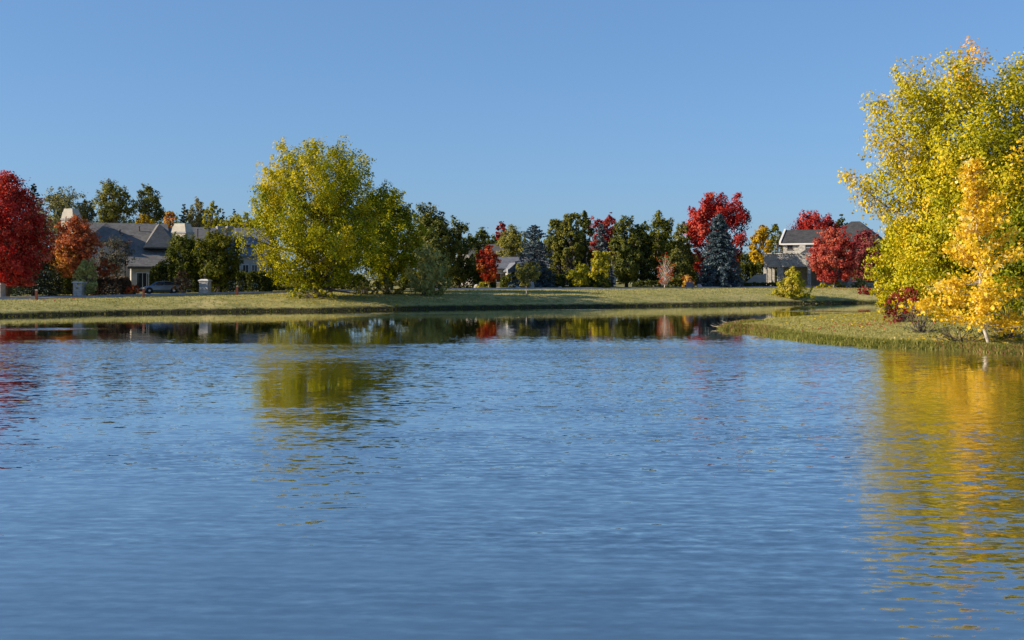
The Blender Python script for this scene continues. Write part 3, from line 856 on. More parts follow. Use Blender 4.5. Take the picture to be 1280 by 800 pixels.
chimney(h, u(228, 2), 2, z(228,306,2), z(228,279.5,2), 1.15, 0.9, STUCCO)
# left end, facing the sun
h.window(6.0, 7.4, 1.0, 2.6, 0, side='left', uside=ua)
h.window(9.5, 10.9, 1.0, 2.6, 0, side='left', uside=ua)

# --- second house to the right, behind the green trees
h = House('grey_house', 'grey roofed house with square stone chimney piers behind the two green trees', 290, 158, 'house', R(22))
u = h.u; z = h.z
h.box('wall', STUCW, u(240,3), u(335,3), 3, 12, 0, z(290,303,3))
h.gable(u(240,3), u(335,3), 3, 12, z(290,303,3), z(290,285,8), ROOFB, 'u', 0.5, wall=STUCW)
h.box('wall', STUCW, u(286,0), u(330,0), 0, 2.98, 0, z(300,318,0))
h.gable(u(286,0), u(330,0), 0, 3.4, z(300,318,0), z(300,310,1.5), ROOFB, 'u', 0.4, wall=STUCW)
for a in (276, 288.5):
    c = h.box('chimney', STONEG, u(a-3.6,3.2), u(a+3.6,3.2), 3.4, 5.2, 3.0, z(a,284,3.2))
    h.box('chimney_cap', STONEG, u(a-4.2,3.2), u(a+4.2,3.2), 3.3, 5.3, z(a,284,3.2)+0.003, z(a,284,3.2)+0.16, parent=c)
h.gable(u(254,2.2), u(270,2.2), 2.2, 7, z(262,297,2.2), z(262,288,2.2), ROOFB, 'v', 0.3, wall=STUCW)
for a in (292, 303, 314, 324):
    h.window(u(a,0), u(a,0)+0.9, 1.2, 3.6, 0)

# --- house with slate roof and arched window in the middle
h = House('slate_house', 'low house with blue grey roof and white arched porch behind small red tree', 640, 170, 'house', R(12))
u = h.u; z = h.z
h.box('wall', STUCW, u(612,3), u(706,3), 3, 11, 0, z(640,334,3))
h.gable(u(612,3), u(706,3), 3, 11, z(640,334,3), z(640,321,7), ROOFB, 'u', 0.5, wall=STUCW)
h.box('wall', STONEG, u(636,0), u(654,0), 0, 2.98, 0, z(645,336,0))
h.gable(u(636,0), u(654,0), 0, 6, z(645,336,0), z(645,328,0), ROOFB, 'v', 0.35, wall=STUCW)
for a in (634.5, 655): 
    mb = MB(); uu = u(a,-0.8); mb.tube([(uu,-0.8,0),(uu,-0.8,z(a,336,-0.8))],[0.14,0.12],8); mb.build('column', TRIM, h.root)
# arch: ring of trim round a window
mb = MB(); cu = u(645,0); cz = z(645,345,0); n_ = 12
pts = [(cu+0.95*math.cos(math.pi*i/n_), -0.06, cz+0.95*math.sin(math.pi*i/n_)) for i in range(n_+1)]
pts = [(cu+0.95,-0.06,0.6)]+pts+[(cu-0.95,-0.06,0.6)]
mb.tube(pts, [0.09]*len(pts), 6); aw = mb.build('arched_window', TRIM, h.root)
g = MB(); ring = [(cu+0.9*math.cos(math.pi*i/n_), cz+0.9*math.sin(math.pi*i/n_)) for i in range(n_+1)]
vs = [(a,-0.03,b) for a,b in ring]+[(cu-0.9,-0.03,0.6),(cu+0.9,-0.03,0.6)]
g.add(vs, [tuple(range(len(vs)))]); g.build('pane', GLASS, aw)
h.gable(u(668,1), u(690,1), 1, 5, z(679,339,1), z(679,331,1), ROOFB, 'v', 0.3, wall=STUCW)
h.box('wall', STUCW, u(670,1), u(688,1), 1.1, 2.98, 0, z(679,339,1))
h.window(u(676,1), u(676,1)+1.3, 0.8, 2.3, 1.1)
h.window(u(620,3), u(620,3)+1.5, 0.8, 2.3, 3)

# --- a pale house glimpsed behind the middle trees
h = House('pale_house', 'pale walled house glimpsed between the tall dark trees', 725, 200, 'house', R(20))
u = h.u; z = h.z
h.box('wall', STUCW, u(590,2), u(770,2), 2, 10, 0, z(700,322,2))
h.gable(u(590,2), u(770,2), 2, 10, z(700,322,2), z(700,306,6), ROOFG, 'u', 0.5, wall=STUCW)
for a in (735, 745, 810): h.window(u(a if a < 770 else 700,2), u(a if a < 770 else 700,2)+1.2, 3.2, 4.6, 2)

# --- right house: pale stone, flat roofed portico, dark hip roof
h = House('stone_house', 'large pale stone house with dark roof and columned flat portico', 985, 186, 'house', R(-25))
u = h.u; z = h.z
# portico: parapet block on columns
u0, u1 = u(955,0), u(1034,0); zp0, zp1 = z(975,333.5,0), z(975,317.5,0)
h.box('parapet', STONEW, u0, u1, 0, 6, zp0, zp1)
h.box('coping', TRIM, u0-0.12, u1, -0.12, 6.1, zp1+0.003, zp1+0.16)
for a in (957, 974, 978, 1012, 1030):
    c_ = MB(); uu = u(a,0.5); c_.box(uu-0.28, uu+0.28, 0.1, 0.75, 0, zp0-0.003)
    c_.build('column', STONEW, h.root)
for vv in (2.8, 5.4):
    c_ = MB(); c_.box(u0+0.05, u0+0.7, vv-0.3, vv+0.3, 0, zp0-0.003); c_.build('column', STONEW, h.root)
h.box('wall', STONEW, u(985,6), u(1120,6), 6, 6.4, 0, zp1+0.05)
# upper storey with a gable end to the left
ul, ur = u(979,6.5), u(1034,6.5); zu = z(1000,301.5,6.5); zt = z(1000,287,10)
h.box('wall', STONEW, ul, ur, 6.5, 14.5, 0, zu)
h.gable(ul, ur, 6.5, 14.5, zu, zt, ROOFD, 'u', 0.45, wall=STONEW)
rk = MB()
for sgn in (1,):
    vm = 10.5; o_=0.5
    sl_ = (zt-zu)/4.0
    for (va, vb, za, zb) in ((6.5-o_, vm, zu-o_*sl_, zt),(14.5+o_, vm, zu-o_*sl_, zt)):
        rk.add([(ul-0.62,va,za-0.3),(ul-0.62,vb,zb-0.3),(ul-0.62,vb,zb+0.22),(ul-0.62,va,za+0.22),
                (ul-0.30,va,za-0.3),(ul-0.30,vb,zb-0.3),(ul-0.30,vb,zb+0.22),(ul-0.30,va,za+0.22)],
               [(0,1,2,3),(7,6,5,4),(0,4,5,1),(3,2,6,7),(0,3,7,4),(1,5,6,2)])
rk.build('bargeboard', TRIM, h.root)
gt = MB(); gt.box(ul-0.3, ur, 5.93, 6.02, zu-0.62, zu-0.36); gt.build('gutter', TRIM, h.root)
h.window(u(984,6.5), u(991,6.5), z(987,312,6.5), z(987,305.5,6.5), 6.5, frame=TRIMD)
# sloping buttress wall beside the upper window
mb = MB(); ba, bb = u(993,5.6), u(1007,5.6)
zb0 = zp1+0.17
mb.add([(ba,5.3,zb0),(bb,5.3,zb0),(bb,5.3,zu-0.7),(bb-0.9,5.3,zu-0.7),(ba,5.9,zb0),(bb,5.9,zb0),(bb,5.9,zu-0.7),(bb-0.9,5.9,zu-0.7)],
       [(0,1,2,3),(7,6,5,4),(0,4,5,1),(1,5,6,2),(2,6,7,3),(3,7,4,0)])
mb.build('buttress', STONEW, h.root)
h.gable(u(1000,2.5), u(1018,2.5), 2.5, 5.2, zb0, z(1008,311,2.5), ROOFD, 'u', 0.1, hip0=1.0, hip1=1.0)
# high hipped middle block
um0, um1 = u(1032,7), u(1100,7); zm = z(1065,300,7)
h.box('wall', STONEW, um0, um1, 5.5, 15.5, 0, zm)
h.gable(um0, um1, 5.5, 15.5, zm, z(1065,277,11), ROOFD, 'u', 0.5, hip0=4.2, hip1=4.2)
# right wing
uw0, uw1 = u(1100,4), u(1165,4); zw = z(1120,311,4)
h.box('wall', STONEW, uw0, uw1, 4, 15, 0, zw+0.3)
h.gable(uw0, uw1, 4, 15, zw, z(1125,297,9), ROOFD, 'u', 0.5, hip0=3, hip1=3)
h.box('wall', STONEW, u(1060,2), u(1100,2), 2, 5.45, 0, z(1080,335,2))
h.gable(u(1060,2), u(1100,2), 2, 5.4, z(1080,335,2), z(1080,322,4), ROOFD, 'u', 0.35, hip0=1.2, hip1=1.2)
for a in (1066, 1074, 1082, 1090):
    h.window(u(a,2), u(a,2)+0.8, 0.9, 2.9, 2)
for a in (1106, 1116):
    h.window(u(a,4), u(a,4)+1.2, 1.0, 2.9, 4)
# low garden wall with a sweeping end, left of the portico
wroot = empty('garden_wall', (gx(936,180), 180, th(gx(936,180),180)), TH, 'low white garden wall with a swept down end beside the portico', 'wall')
mb = MB(); mb.add([(-1.3,0,0),(2.4,0,0),(2.4,0,2.0),(0.9,0,1.9),(-0.2,0,0.9),(-1.3,0,0.4),(-1.3,.3,0),(2.4,.3,0),(2.4,.3,2.0),(0.9,.3,1.9),(-0.2,.3,0.9),(-1.3,.3,0.4)],
    [(0,1,2,3,4,5),(11,10,9,8,7,6),(0,6,7,1),(1,7,8,2),(2,8,9,3),(3,9,10,4),(4,10,11,5),(5,11,6,0)])
mb.build('wall_panel', STUCW, wroot)
mb = MB(); mb.box(2.4,2.75,-0.05,0.35,0,2.15); mb.build('end_post', STUCW, wroot)

# ------------------------------------------------------------------ roadside things
POSTR = solid('post_red_stain', [(0.20,0.055,0.03),(0.30,0.09,0.05)], 8, 0.75, 0.3)
PCAP = solid('post_cap_pale', [(0.38,0.30,0.22),(0.48,0.40,0.30)], 8, 0.75, 0.2)
def bollard(px, py_b, Y, label, src=None):
    X = gx(px, Y); Z = th(X, Y)
    if src is None:
        r_ = empty('bollard', (X, Y, Z-0.02), 0.15, label, 'bollard', 'red timber bollards along the road')
        mb = MB(); mb.taper(0,0,0,0.92,0.11,0.11,0.105,0.105); mb.build('post', POSTR, r_, bevel=0.015)
        mb = MB(); mb.box(-0.11,0.11,-0.11,0.11,0.925,0.975); mb.taper(0,0,0.975,1.03,0.11,0.11,0.05,0.05); mb.build('post_cap', PCAP, r_)
        return r_
    r_ = src.copy(); COL.objects.link(r_); r_.location = (X, Y, Z-0.02); r_['label'] = label
    for ch in src.children:
        c = ch.copy(); COL.objects.link(c); c.parent = r_
    return r_
b0 = bollard(45.5, 374, 109.8, 'red timber bollard in front of the dark hedge right of the scarlet tree')
bollard(179.5, 372, 115.8, 'red timber bollard beside the parked silver car', b0)
bollard(296.5, 369, 121.5, 'red timber bollard left of the big yellow green cottonwood', b0)

def pillar(px, Y, w, hgt, label):
    X = gx(px, Y); Z = th(X, Y)-0.05
    r_ = empty('stone_pillar', (X, Y, Z), TH*0.9, label, 'stone pillar', 'stone gate pillars beside the road')
    mb = MB(); mb.box(-w/2-0.06,w/2+0.06,-w/2-0.06,w/2+0.06,0,0.2); mb.build('plinth', STONEG, r_)
    # coursed stones
    rnd = random.Random(int(px)); nc = 6; ch = (hgt-0.4)/nc
    sm = []
    for i in range(nc):
        zz = 0.203+i*ch
        split = rnd.uniform(-0.2,0.2)*w
        for (a,b) in ((-w/2, split-0.01),(split+0.01, w/2)):
            e = rnd.uniform(0,0.02)
            mb = MB(); mb.box(a-e*(a<0),b+e*(b>0),-w/2-e,w/2+e,zz,zz+ch-0.015)
            mb.build('stone', STONEP, r_, bevel=0.012)
    mb = MB(); mb.box(-w/2+0.03,w/2-0.03,-w/2+0.03,w/2-0.03,0.2,0.2+nc*ch); mb.build('mortar_core', CONC, r_)
    mb = MB(); mb.box(-w/2-0.1,w/2+0.1,-w/2-0.1,w/2+0.1,hgt-0.19,hgt-0.08); mb.taper(0,0,hgt-0.08,hgt+0.05,w/2+0.1,w/2+0.1,w/2-0.15,w/2-0.15); mb.build('capstone', TRIM, r_)
    return r_
STONEP = solid('pillar_stone', [(0.34,0.32,0.30),(0.46,0.43,0.40),(0.54,0.51,0.47)], 2.5, 0.9, 0.6)
pillar(99.5, 120.0, 0.95, 1.75, 'pale stone pillar beside the small light green tree')
pillar(256.5, 126.8, 1.0, 1.65, 'grey stone pillar with wide cap in front of the green trees')
pillar(-1.5, 116.5, 0.9, 1.6, 'stone pillar cut by the left edge under the scarlet tree')
# lantern on the middle pillar
X=gx(256.5,126.8); lp=empty('lantern', (X,126.8,th(X,126.8)+1.65), 0, 'small dark lantern standing on the grey stone pillar', 'lantern')
mb=MB(); mb.lathe([(0.10,0),(0.10,0.04),(0.03,0.08),(0.03,0.14),(0.12,0.16)],8); mb.build('base', TRIMD, lp)
mb=MB(); mb.lathe([(0.11,0.162),(0.13,0.38)],6); mb.build('glass', GLASS, lp)
mb=MB(); mb.lathe([(0.17,0.383),(0.10,0.48),(0.02,0.55)],6); mb.build('lid', TRIMD, lp)

# blue sign board on two posts near the water
X=gx(862,154); sg_=empty('sign_board', (X,154,th(X,154)-0.03), 0.1, 'small dark blue board on two short posts on the lawn', 'sign')
BLUE=solid('sign_blue',[(0.020,0.035,0.085),(0.03,0.05,0.11)],3,0.5,0.1)
mb=MB(); mb.box(-0.46,0.46,-0.03,0.03,0.38,1.02); mb.build('board', BLUE, sg_, bevel=0.01)
for sx_ in (-0.38,0.38):
    mb=MB(); mb.box(sx_-0.035,sx_+0.035,0.033,0.10,0,1.0); mb.build('leg', TRIMD, sg_)

# ------------------------------------------------------------------ parked car
PAINT = solid('car_paint', [(0.15,0.20,0.28),(0.17,0.22,0.30)], 1, 0.28, 0, metallic=0.55, coat=0.6)
TYRE = solid('tyre_rubber', [(0.02,0.02,0.02),(0.03,0.03,0.03)], 8, 0.85, 0.2)
RIM = solid('wheel_rim', [(0.45,0.45,0.46),(0.55,0.55,0.56)], 4, 0.3, 0, metallic=0.9)
LAMP = solid('headlight_lens', [(0.6,0.62,0.65),(0.7,0.72,0.74)], 3, 0.08, 0, spec=0.8)
TAIL = solid('tail_lens', [(0.35,0.01,0.01),(0.45,0.02,0.02)], 3, 0.15, 0)
def car(px, Y, rz, label):
    X = gx(px, Y); r_ = empty('parked_car', (X, Y, th(X, Y)+0.06), rz, label, 'car')
    # x forward (nose at +x), cross sections lofted
    def loft(st, mat, name, parent=r_):
        vs = []; fs = []
        for (x, hw_b, zb, hw_s, zs, hw_t, zt) in st:
            ring = [(x,-hw_b,zb),(x,-hw_s,zb+(zs-zb)*0.35),(x,-hw_s,zs),(x,-hw_t,zt-0.02),(x,-hw_t*0.6,zt),(x,hw_t*0.6,zt),(x,hw_t,zt-0.02),(x,hw_s,zs),(x,hw_s,zb+(zs-zb)*0.35),(x,hw_b,zb)]
            vs += ring
        n = 10
        for i in range(len(st)-1):
            for k in range(n): fs.append((i*n+k,i*n+(k+1)%n,(i+1)*n+(k+1)%n,(i+1)*n+k))
        fs.append(tuple(range(n))); fs.append(tuple((len(st)-1)*n+k for k in range(n)))
        mb = MB(); mb.add(vs, fs); return mb.build(name, mat, parent, smooth=False)
    body = loft([(2.28,0.62,0.32,0.66,0.55,0.60,0.62),(2.18,0.72,0.24,0.80,0.62,0.72,0.70),(1.6,0.80,0.20,0.88,0.74,0.80,0.86),(0.95,0.80,0.20,0.90,0.84,0.82,0.97),
          (0.0,0.80,0.20,0.91,0.88,0.84,0.96),(-1.2,0.80,0.20,0.90,0.92,0.82,1.0),(-1.9,0.76,0.24,0.87,0.92,0.78,1.02),(-2.25,0.66,0.34,0.78,0.84,0.70,0.94)], PAINT, 'body')
    loft([(1.02,0.74,0.94,0.74,0.96,0.70,0.985),(0.35,0.76,0.94,0.72,1.15,0.58,1.36),(-0.2,0.76,0.94,0.72,1.18,0.58,1.44),(-1.0,0.76,0.94,0.72,1.18,0.57,1.40),(-1.75,0.70,0.96,0.68,1.05,0.60,1.08)], GLASS, 'windscreen_and_windows')
    loft([(0.42,0.57,1.33,0.60,1.36,0.56,1.385),(-0.2,0.58,1.40,0.61,1.43,0.56,1.475),(-0.95,0.57,1.37,0.60,1.41,0.55,1.44)], PAINT, 'roof')
    for (xa, za, xb, zb_) in ((1.0,0.98,0.4,1.37),(-0.25,0.95,-0.3,1.41),(-1.0,1.40,-1.75,1.06)):
        for sd_ in (-1,1):
            mb = MB(); mb.tube([(xa,sd_*0.735,za),((xa+xb)/2,sd_*0.70,(za+zb_)/2),(xb,sd_*0.60,zb_)] if xa>0 else ([(xa,sd_*0.76,za),(xb,sd_*0.61,zb_)] if xa>-0.5 else [(xa,sd_*0.60,za),(xb,sd_*0.70,zb_)]), [0.04]*(3 if xa>0 else 2), 5); mb.build('pillar', PAINT, r_)
    for xx in (1.38,-1.36):
        for sd_ in (-1,1):
            mb = MB(); mb.lathe([(0.20,-0.11),(0.31,-0.11),(0.335,-0.07),(0.335,0.07),(0.31,0.11),(0.20,0.11)],18,'y',(0,0,0))
            w_ = mb.build('wheel', TYRE, r_, smooth=False); w_.location = (xx, sd_*0.82, 0.335)
            mb = MB(); mb.lathe([(0.205,-0.03),(0.205,0.0),(0.06,0.02)],12,'y',(0,sd_*0.10,0))
            mb.build('rim', RIM, w_)
            mb = MB(); mb.lathe([(0.39,-0.1),(0.39,0.1)],18,'y',(0,0,0)); a_ = mb.build('wheel_arch', TYRE, r_); a_.location=(xx, sd_*0.815, 0.36)
    for sd_ in (-1,1):
        mb = MB(); mb.taper(2.12,sd_*0.60,0.52,0.66,0.14,0.16,0.10,0.14); mb.build('headlight', LAMP, r_, bevel=0.01)
        mb = MB(); mb.taper(-2.16,sd_*0.62,0.68,0.84,0.10,0.14,0.08,0.12); mb.build('tail_light', TAIL, r_, bevel=0.01)
        mb = MB(); mb.taper(0.72,sd_*0.98,0.92,1.04,0.08,0.09,0.06,0.08); mb.build('mirror', PAINT, r_, bevel=0.01)
    mb = MB(); mb.box(2.24,2.30,-0.5,0.5,0.34,0.50); mb.build('grille', TRIMD, r_)
    mb = MB(); mb.box(2.27,2.32,-0.24,0.24,0.36,0.46); mb.build('number_plate', TRIM, r_)
    return r_
car(201, 131, R(205), 'silver blue car parked on the drive of the cream house')

# ------------------------------------------------------------------ rocks
ROCK = solid('rock_pale', [(0.22,0.21,0.20),(0.36,0.34,0.32),(0.46,0.44,0.41)], 3, 0.9, 0.8)
def rock(px, Y, w, hgt, label, seed):
    rng = random.Random(seed); X = gx(px, Y); k = Y/FPX
    bm = bmesh.new(); bmesh.ops.create_icosphere(bm, subdivisions=2, radius=1)
    for v in bm.verts:
        f = 1+rng.uniform(-0.14,0.14); v.co = Vector((v.co.x*w*k/2*f, v.co.y*w*k/2.4*f, max(-0.2, v.co.z*hgt*k*f)))
    me = bpy.data.meshes.new('boulder'); bm.to_mesh(me); bm.free(); me.materials.append(ROCK)
    o = bpy.data.objects.new('boulder', me); COL.objects.link(o); o.location = (X, Y, th(X, Y))
    tag(o, label, 'boulder')
rock(596, 151, 9, 6, 'grey boulder left of the fiery red tree foot', 1)
rock(665, 156, 6, 9, 'upright pale stone behind the young green lawn tree', 2)
rock(647, 155, 7, 3, 'low pale rock at the roadside left of the upright stone', 3)
rock(700, 157, 6, 2.4, 'small pale rock at the roadside left of the yellow green tree', 4)
rock(874, 164.5, 7, 5, 'pale rock at the left foot of the blue spruce', 5)

# ------------------------------------------------------------------ trees, left to right
T = tree
T('maple_tree', 'brilliant scarlet tree cut by the left edge', 8, 118.5, 112, 216, 356, 'red', 1, 'oval', bark=BARK, lump=0.14, pl=0.17, dens=1.5, tbase=0.60, tvar=0.24, leaf=0.24)
conifer('spruce_tree', 'dark evergreen rising just behind the scarlet tree', 42, 128, 66, 230, 'dkneedle', 2, nb=150, per=90, loose=2)
hedge('hedge', 'dark evergreen hedge below the scarlet and orange trees', 48, 137, 100, 314, 'dark', 3, 4)
T('maple_tree', 'orange red tree with yellow patch behind the pale stone pillar', 93, 129, 62, 270, 346, 'orange', 4, 'round', lump=0.16, dens=1.4, tintf=lambda x,y,z: 0.22*np.exp(-((x+0.3)**2+(z-0.35)**2)*5)-0.14*(x>0.3))
T('young_tree', 'small light green tree partly hiding the pale stone pillar', 109, 120.6, 32, 319, 366, 'silver', 5, 'oval', dens=1.2, limbs=25, up=1.3, tbase=0.95)  # high tint paints in sunlight that the neighbouring tree blocks
T('grey_tree', 'thin grey purple half bare tree in front of the cream wall', 144, 136, 48, 294, 346, 'grey', 6, 'round', dens=0.5, limbs=60, tbase=0.5)
T('red_shrub', 'dull red low tree right of the orange tree', 131, 129, 28, 324, 345, 'orange', 7, 'round', dens=1.0, tbase=0.25)
hedge('hedge', 'rounded brownish clipped hedge right of the pale stone pillar', 139, 126, 46, 347, 'brown', 8, 3)
T('flower_bush', 'small bright red flower bush left of the silver car', 168, 124.2, 25, 356, None, 'fire', 9, 'dome', cat='bush', tbase=0.45, dens=2.2)
hedge('hedge', 'dark clipped hedge under the left hand green tree', 222, 137, 66, 330, 'dark', 10, 3)
T('brown_sapling', 'thin brown sapling right of the silver car', 228, 125.5, 24, 338, 370, 'brown', 11, 'oval', dens=0.4, limbs=40)
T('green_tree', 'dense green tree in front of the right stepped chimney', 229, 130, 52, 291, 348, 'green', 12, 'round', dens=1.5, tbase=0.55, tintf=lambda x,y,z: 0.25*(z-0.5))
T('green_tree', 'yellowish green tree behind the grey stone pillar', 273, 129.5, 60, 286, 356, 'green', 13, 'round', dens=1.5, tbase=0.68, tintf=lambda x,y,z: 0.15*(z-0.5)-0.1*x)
hedge('hedge', 'dark hedge behind the red bollard nearest the cottonwood', 302, 137, 74, 341, 'dark', 14, 4)
hedge('hedge', 'long dark hedge behind the big cottonwood trunk', 395, 147, 130, 343, 'dark', 140, 4)
# behind the houses on the left
T('ash_tree', 'pale grey green loose tree behind the left stepped chimney', 78, 196, 66, 234, 290, 'pale', 15, 'round', dens=0.75, tbase=0.5, limbs=60)
T('ash_tree', 'small grey green tree between the chimney and the large olive tree', 109, 200, 28, 246, 290, 'pale', 16, 'oval', dens=0.7, tbase=0.25)
T('poplar_tree', 'large olive green tree behind the left house ridge', 142, 188, 50, 224, 285, 'olive', 17, 'round', dens=0.95, tbase=0.45)
T('poplar_tree', 'olive green tree with notched top right of the large olive one', 186, 192, 44, 231, 290, 'olive', 18, 'oval', dens=0.8, tbase=0.3)
T('yellow_tree', 'small bright yellow crown peeping over the left house ridge', 181, 176, 22, 266, 295, 'yellow', 19, 'round', dens=0.9, tbase=0.3)
T('orange_tree', 'little orange tree top over the grey ridge', 213, 186, 18, 262, 290, 'orange', 20, 'oval', tbase=0.8)
conifer('pine_tree', 'dark pointed pine behind the right stepped chimney', 230, 190, 34, 255, 'dkneedle', 21, nb=90, per=50, cat='pine tree', loose=2)
T('pale_tree', 'pale yellow green tree above the right stepped chimney', 245, 192, 30, 247, 290, 'pale', 22, 'oval', dens=0.9, tbase=0.8, up=1.2)
T('pale_tree', 'yellow tinged tree above the stone piers', 265, 188, 26, 252, 290, 'lime', 23, 'oval', dens=0.9, tbase=0.3, up=1.2)
conifer('pine_tree', 'first of two small dark pines left of the cottonwood', 279, 195, 18, 262, 'dkneedle', 24, nb=60, per=40, cat='pine tree')
conifer('pine_tree', 'second small dark pine close to the cottonwood', 293, 198, 18, 260, 'dkneedle', 25, nb=60, per=40, cat='pine tree')
T('yellow_green_tree', 'yellow green tree filling the gap left of the cottonwood', 305, 176, 74, 267, 300, 'lime', 26, 'dome', dens=1.1, tbase=0.35)
hedge('hedge', 'far dark tree belt behind the left houses', 170, 225, 360, 276, 'dark', 260, 6, dens=0.7)
# the big cottonwood and neighbours
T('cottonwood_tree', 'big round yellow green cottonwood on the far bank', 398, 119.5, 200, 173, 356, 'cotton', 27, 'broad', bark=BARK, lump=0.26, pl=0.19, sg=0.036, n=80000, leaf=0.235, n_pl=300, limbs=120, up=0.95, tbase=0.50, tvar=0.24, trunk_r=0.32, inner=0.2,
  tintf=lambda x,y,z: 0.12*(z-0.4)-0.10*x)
T('cottonwood_tree', 'darker green lower tree leaning out right of the big cottonwood', 484, 133, 88, 238, 356, 'cotton', 28, 'round', lump=0.22, dens=1.3, tbase=0.33, leaf=0.26)
T('low_shrub', 'low leafy shrub at the foot of the big cottonwood', 388, 117.5, 70, 354, None, 'cotton', 29, 'dome', cat='shrub', dens=1.0, tbase=0.45)
T('shrub', 'loose green shrub between the cottonwoods and the silvery bush', 487, 128, 52, 343, None, 'olive', 30, 'dome', cat='shrub', dens=0.8, tbase=0.3)
T('shrub', 'small pale shrub under the darker cottonwood', 455, 127, 34, 350, None, 'olive', 31, 'dome', cat='shrub', dens=0.7, tbase=0.5)
T('silver_shrub', 'tall silvery green bush on the bank left of the dark trees', 535, 128, 56, 305, None, 'silver', 32, 'oval', cat='shrub', dens=1.1, up=1.8, lump=0.3, tbase=0.75, pl=0.3, sg=0.05, n_pl=70, tintf=lambda x,y,z: -0.12*x)  # leaf tint raised in place of sun blocked by the cottonwood
T('evergreen_tree', 'widest and tallest of the dark trees right of the cottonwood', 536, 153, 74, 255, 352, 'dark', 33, 'oval', dens=1.3, leaf=0.3, tbase=0.6, bark=BARKD)
T('evergreen_tree', 'middle dark tree right of the cottonwood', 573, 158, 52, 271, 352, 'dark', 34, 'oval', dens=1.2, tbase=0.5, bark=BARKD)
T('evergreen_tree', 'lowest dark tree beside the small fiery red tree', 600, 162, 38, 282, 352, 'dark', 35, 'oval', dens=1.2, tbase=0.55, bark=BARKD)
hedge('hedge', 'dark hedge below the dark trees right of the cottonwood', 560, 160, 120, 338, 'dark', 350, 4)
T('fiery_tree', 'small fiery red tree in front of the blue grey roof', 611, 151, 34, 306, 352, 'fire', 36, 'oval', dens=1.6, lump=0.1, bark=BARKW, tintf=lambda x,y,z: 0.35*np.clip(0.35-z,0,1)*2-0.12, dx=0)
T('yellow_bush', 'small yellow green bush under the fiery red tree', 604, 149, 20, 353, None, 'lime', 37, 'dome', cat='bush', dens=1.3)
T('yellow_green_tree', 'yellow green tree above the blue grey roof', 638, 188, 46, 281, 335, 'olive', 38, 'round', dens=1.2, tbase=0.6)
T('red_tree', 'dusky red tree top peeping left of the grey spruce', 628, 205, 22, 278, 320, 'crimson', 39, 'oval', tbase=0.3)
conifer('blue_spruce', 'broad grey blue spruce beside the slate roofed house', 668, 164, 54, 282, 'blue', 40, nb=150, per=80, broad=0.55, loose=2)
T('young_tree', 'young green tree standing alone on the lawn by the water', 658.5, 131, 38, 326, 357, 'olive', 41, 'round', bark=BARKW, dens=1.0, limbs=25, tbase=0.55, trunk_r=0.07)
T('dark_poplar', 'leftmost of the tall dark narrow trees', 697, 172, 36, 264, 350, 'dark', 42, 'column', dens=1.3, tbase=0.68, up=1.8, bark=BARKD)
T('dark_poplar', 'tallest dark narrow tree with green lit left side', 713, 170, 30, 261, 350, 'dark', 43, 'column', dens=1.3, tbase=0.8, up=1.8, bark=BARKD)
T('dark_poplar', 'dark narrow tree left of the crimson tree tops', 730, 174, 26, 260, 350, 'dark', 44, 'column', dens=1.3, tbase=0.5, up=1.8, bark=BARKD)
T('red_tree', 'thin red crown between the dark narrow trees', 743, 196, 24, 269, 330, 'crimson', 45, 'vase', tbase=0.45, dens=0.8)
T('red_tree', 'crimson tree top above the middle blue spruce', 760, 198, 30, 267, 330, 'crimson', 46, 'vase', tbase=0.45, dens=0.9)
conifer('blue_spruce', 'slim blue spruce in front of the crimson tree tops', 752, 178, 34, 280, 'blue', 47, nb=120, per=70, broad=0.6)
T('lime_tree', 'small round yellow green tree on a thin trunk by the road', 724, 155.5, 31, 327, 356, 'lime', 48, 'round', dens=1.3, lump=0.1, tbase=0.35, bark=BARKW, trunk_r=0.07)
T('yellow_tree', 'golden yellow tree behind the round olive bush', 750, 160, 34, 315, 352, 'lime', 49, 'round', dens=1.4, tbase=0.62)
T('olive_bush', 'round dull olive bush beneath the golden tree', 753, 156.5, 26, 341, None, 'green', 50, 'dome', cat='bush', dens=1.6, tbase=0.62, lump=0.05)
T('dark_tree', 'massive dark tree right of the middle blue spruce', 783, 168, 46, 264, 352, 'dark', 51, 'column', dens=1.5, tbase=0.55, up=1.3, bark=BARKD)
T('dark_tree', 'dark tree leaning on the massive dark one', 803, 170, 28, 270, 352, 'dark', 52, 'column', dens=1.3, tbase=0.45, up=1.5, bark=BARKD)
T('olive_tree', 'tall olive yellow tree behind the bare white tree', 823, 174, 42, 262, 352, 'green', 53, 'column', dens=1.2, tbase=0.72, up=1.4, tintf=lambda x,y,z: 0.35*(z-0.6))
T('olive_tree', 'yellow green tree touching the scarlet tree on its left', 852, 178, 32, 274, 352, 'olive', 54, 'column', dens=1.2, tbase=0.55, up=1.4)
T('olive_tree', 'low olive tree under the yellow green one', 846, 166, 40, 312, 356, 'olive', 55, 'round', dens=1.2, tbase=0.35)
T('bare_tree', 'small nearly leafless tree with pale pinkish branches', 831, 157, 28, 316, 354, 'fire', 56, 'oval', n=190, limbs=150, bark=TWIGP, up=1.3, n_pl=120, trunk_r=0.09)
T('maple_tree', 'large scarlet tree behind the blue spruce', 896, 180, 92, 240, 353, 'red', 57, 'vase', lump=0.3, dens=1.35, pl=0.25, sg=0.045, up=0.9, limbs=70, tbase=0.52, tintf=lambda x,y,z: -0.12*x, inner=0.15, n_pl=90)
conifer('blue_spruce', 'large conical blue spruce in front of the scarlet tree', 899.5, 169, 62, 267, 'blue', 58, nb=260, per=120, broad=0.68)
T('round_bush', 'small round orange and green bush behind the blue board', 860, 164.5, 23, 344, 358, 'orange', 59, 'dome', cat='bush', tbase=0.85, dens=1.2, limbs=10)
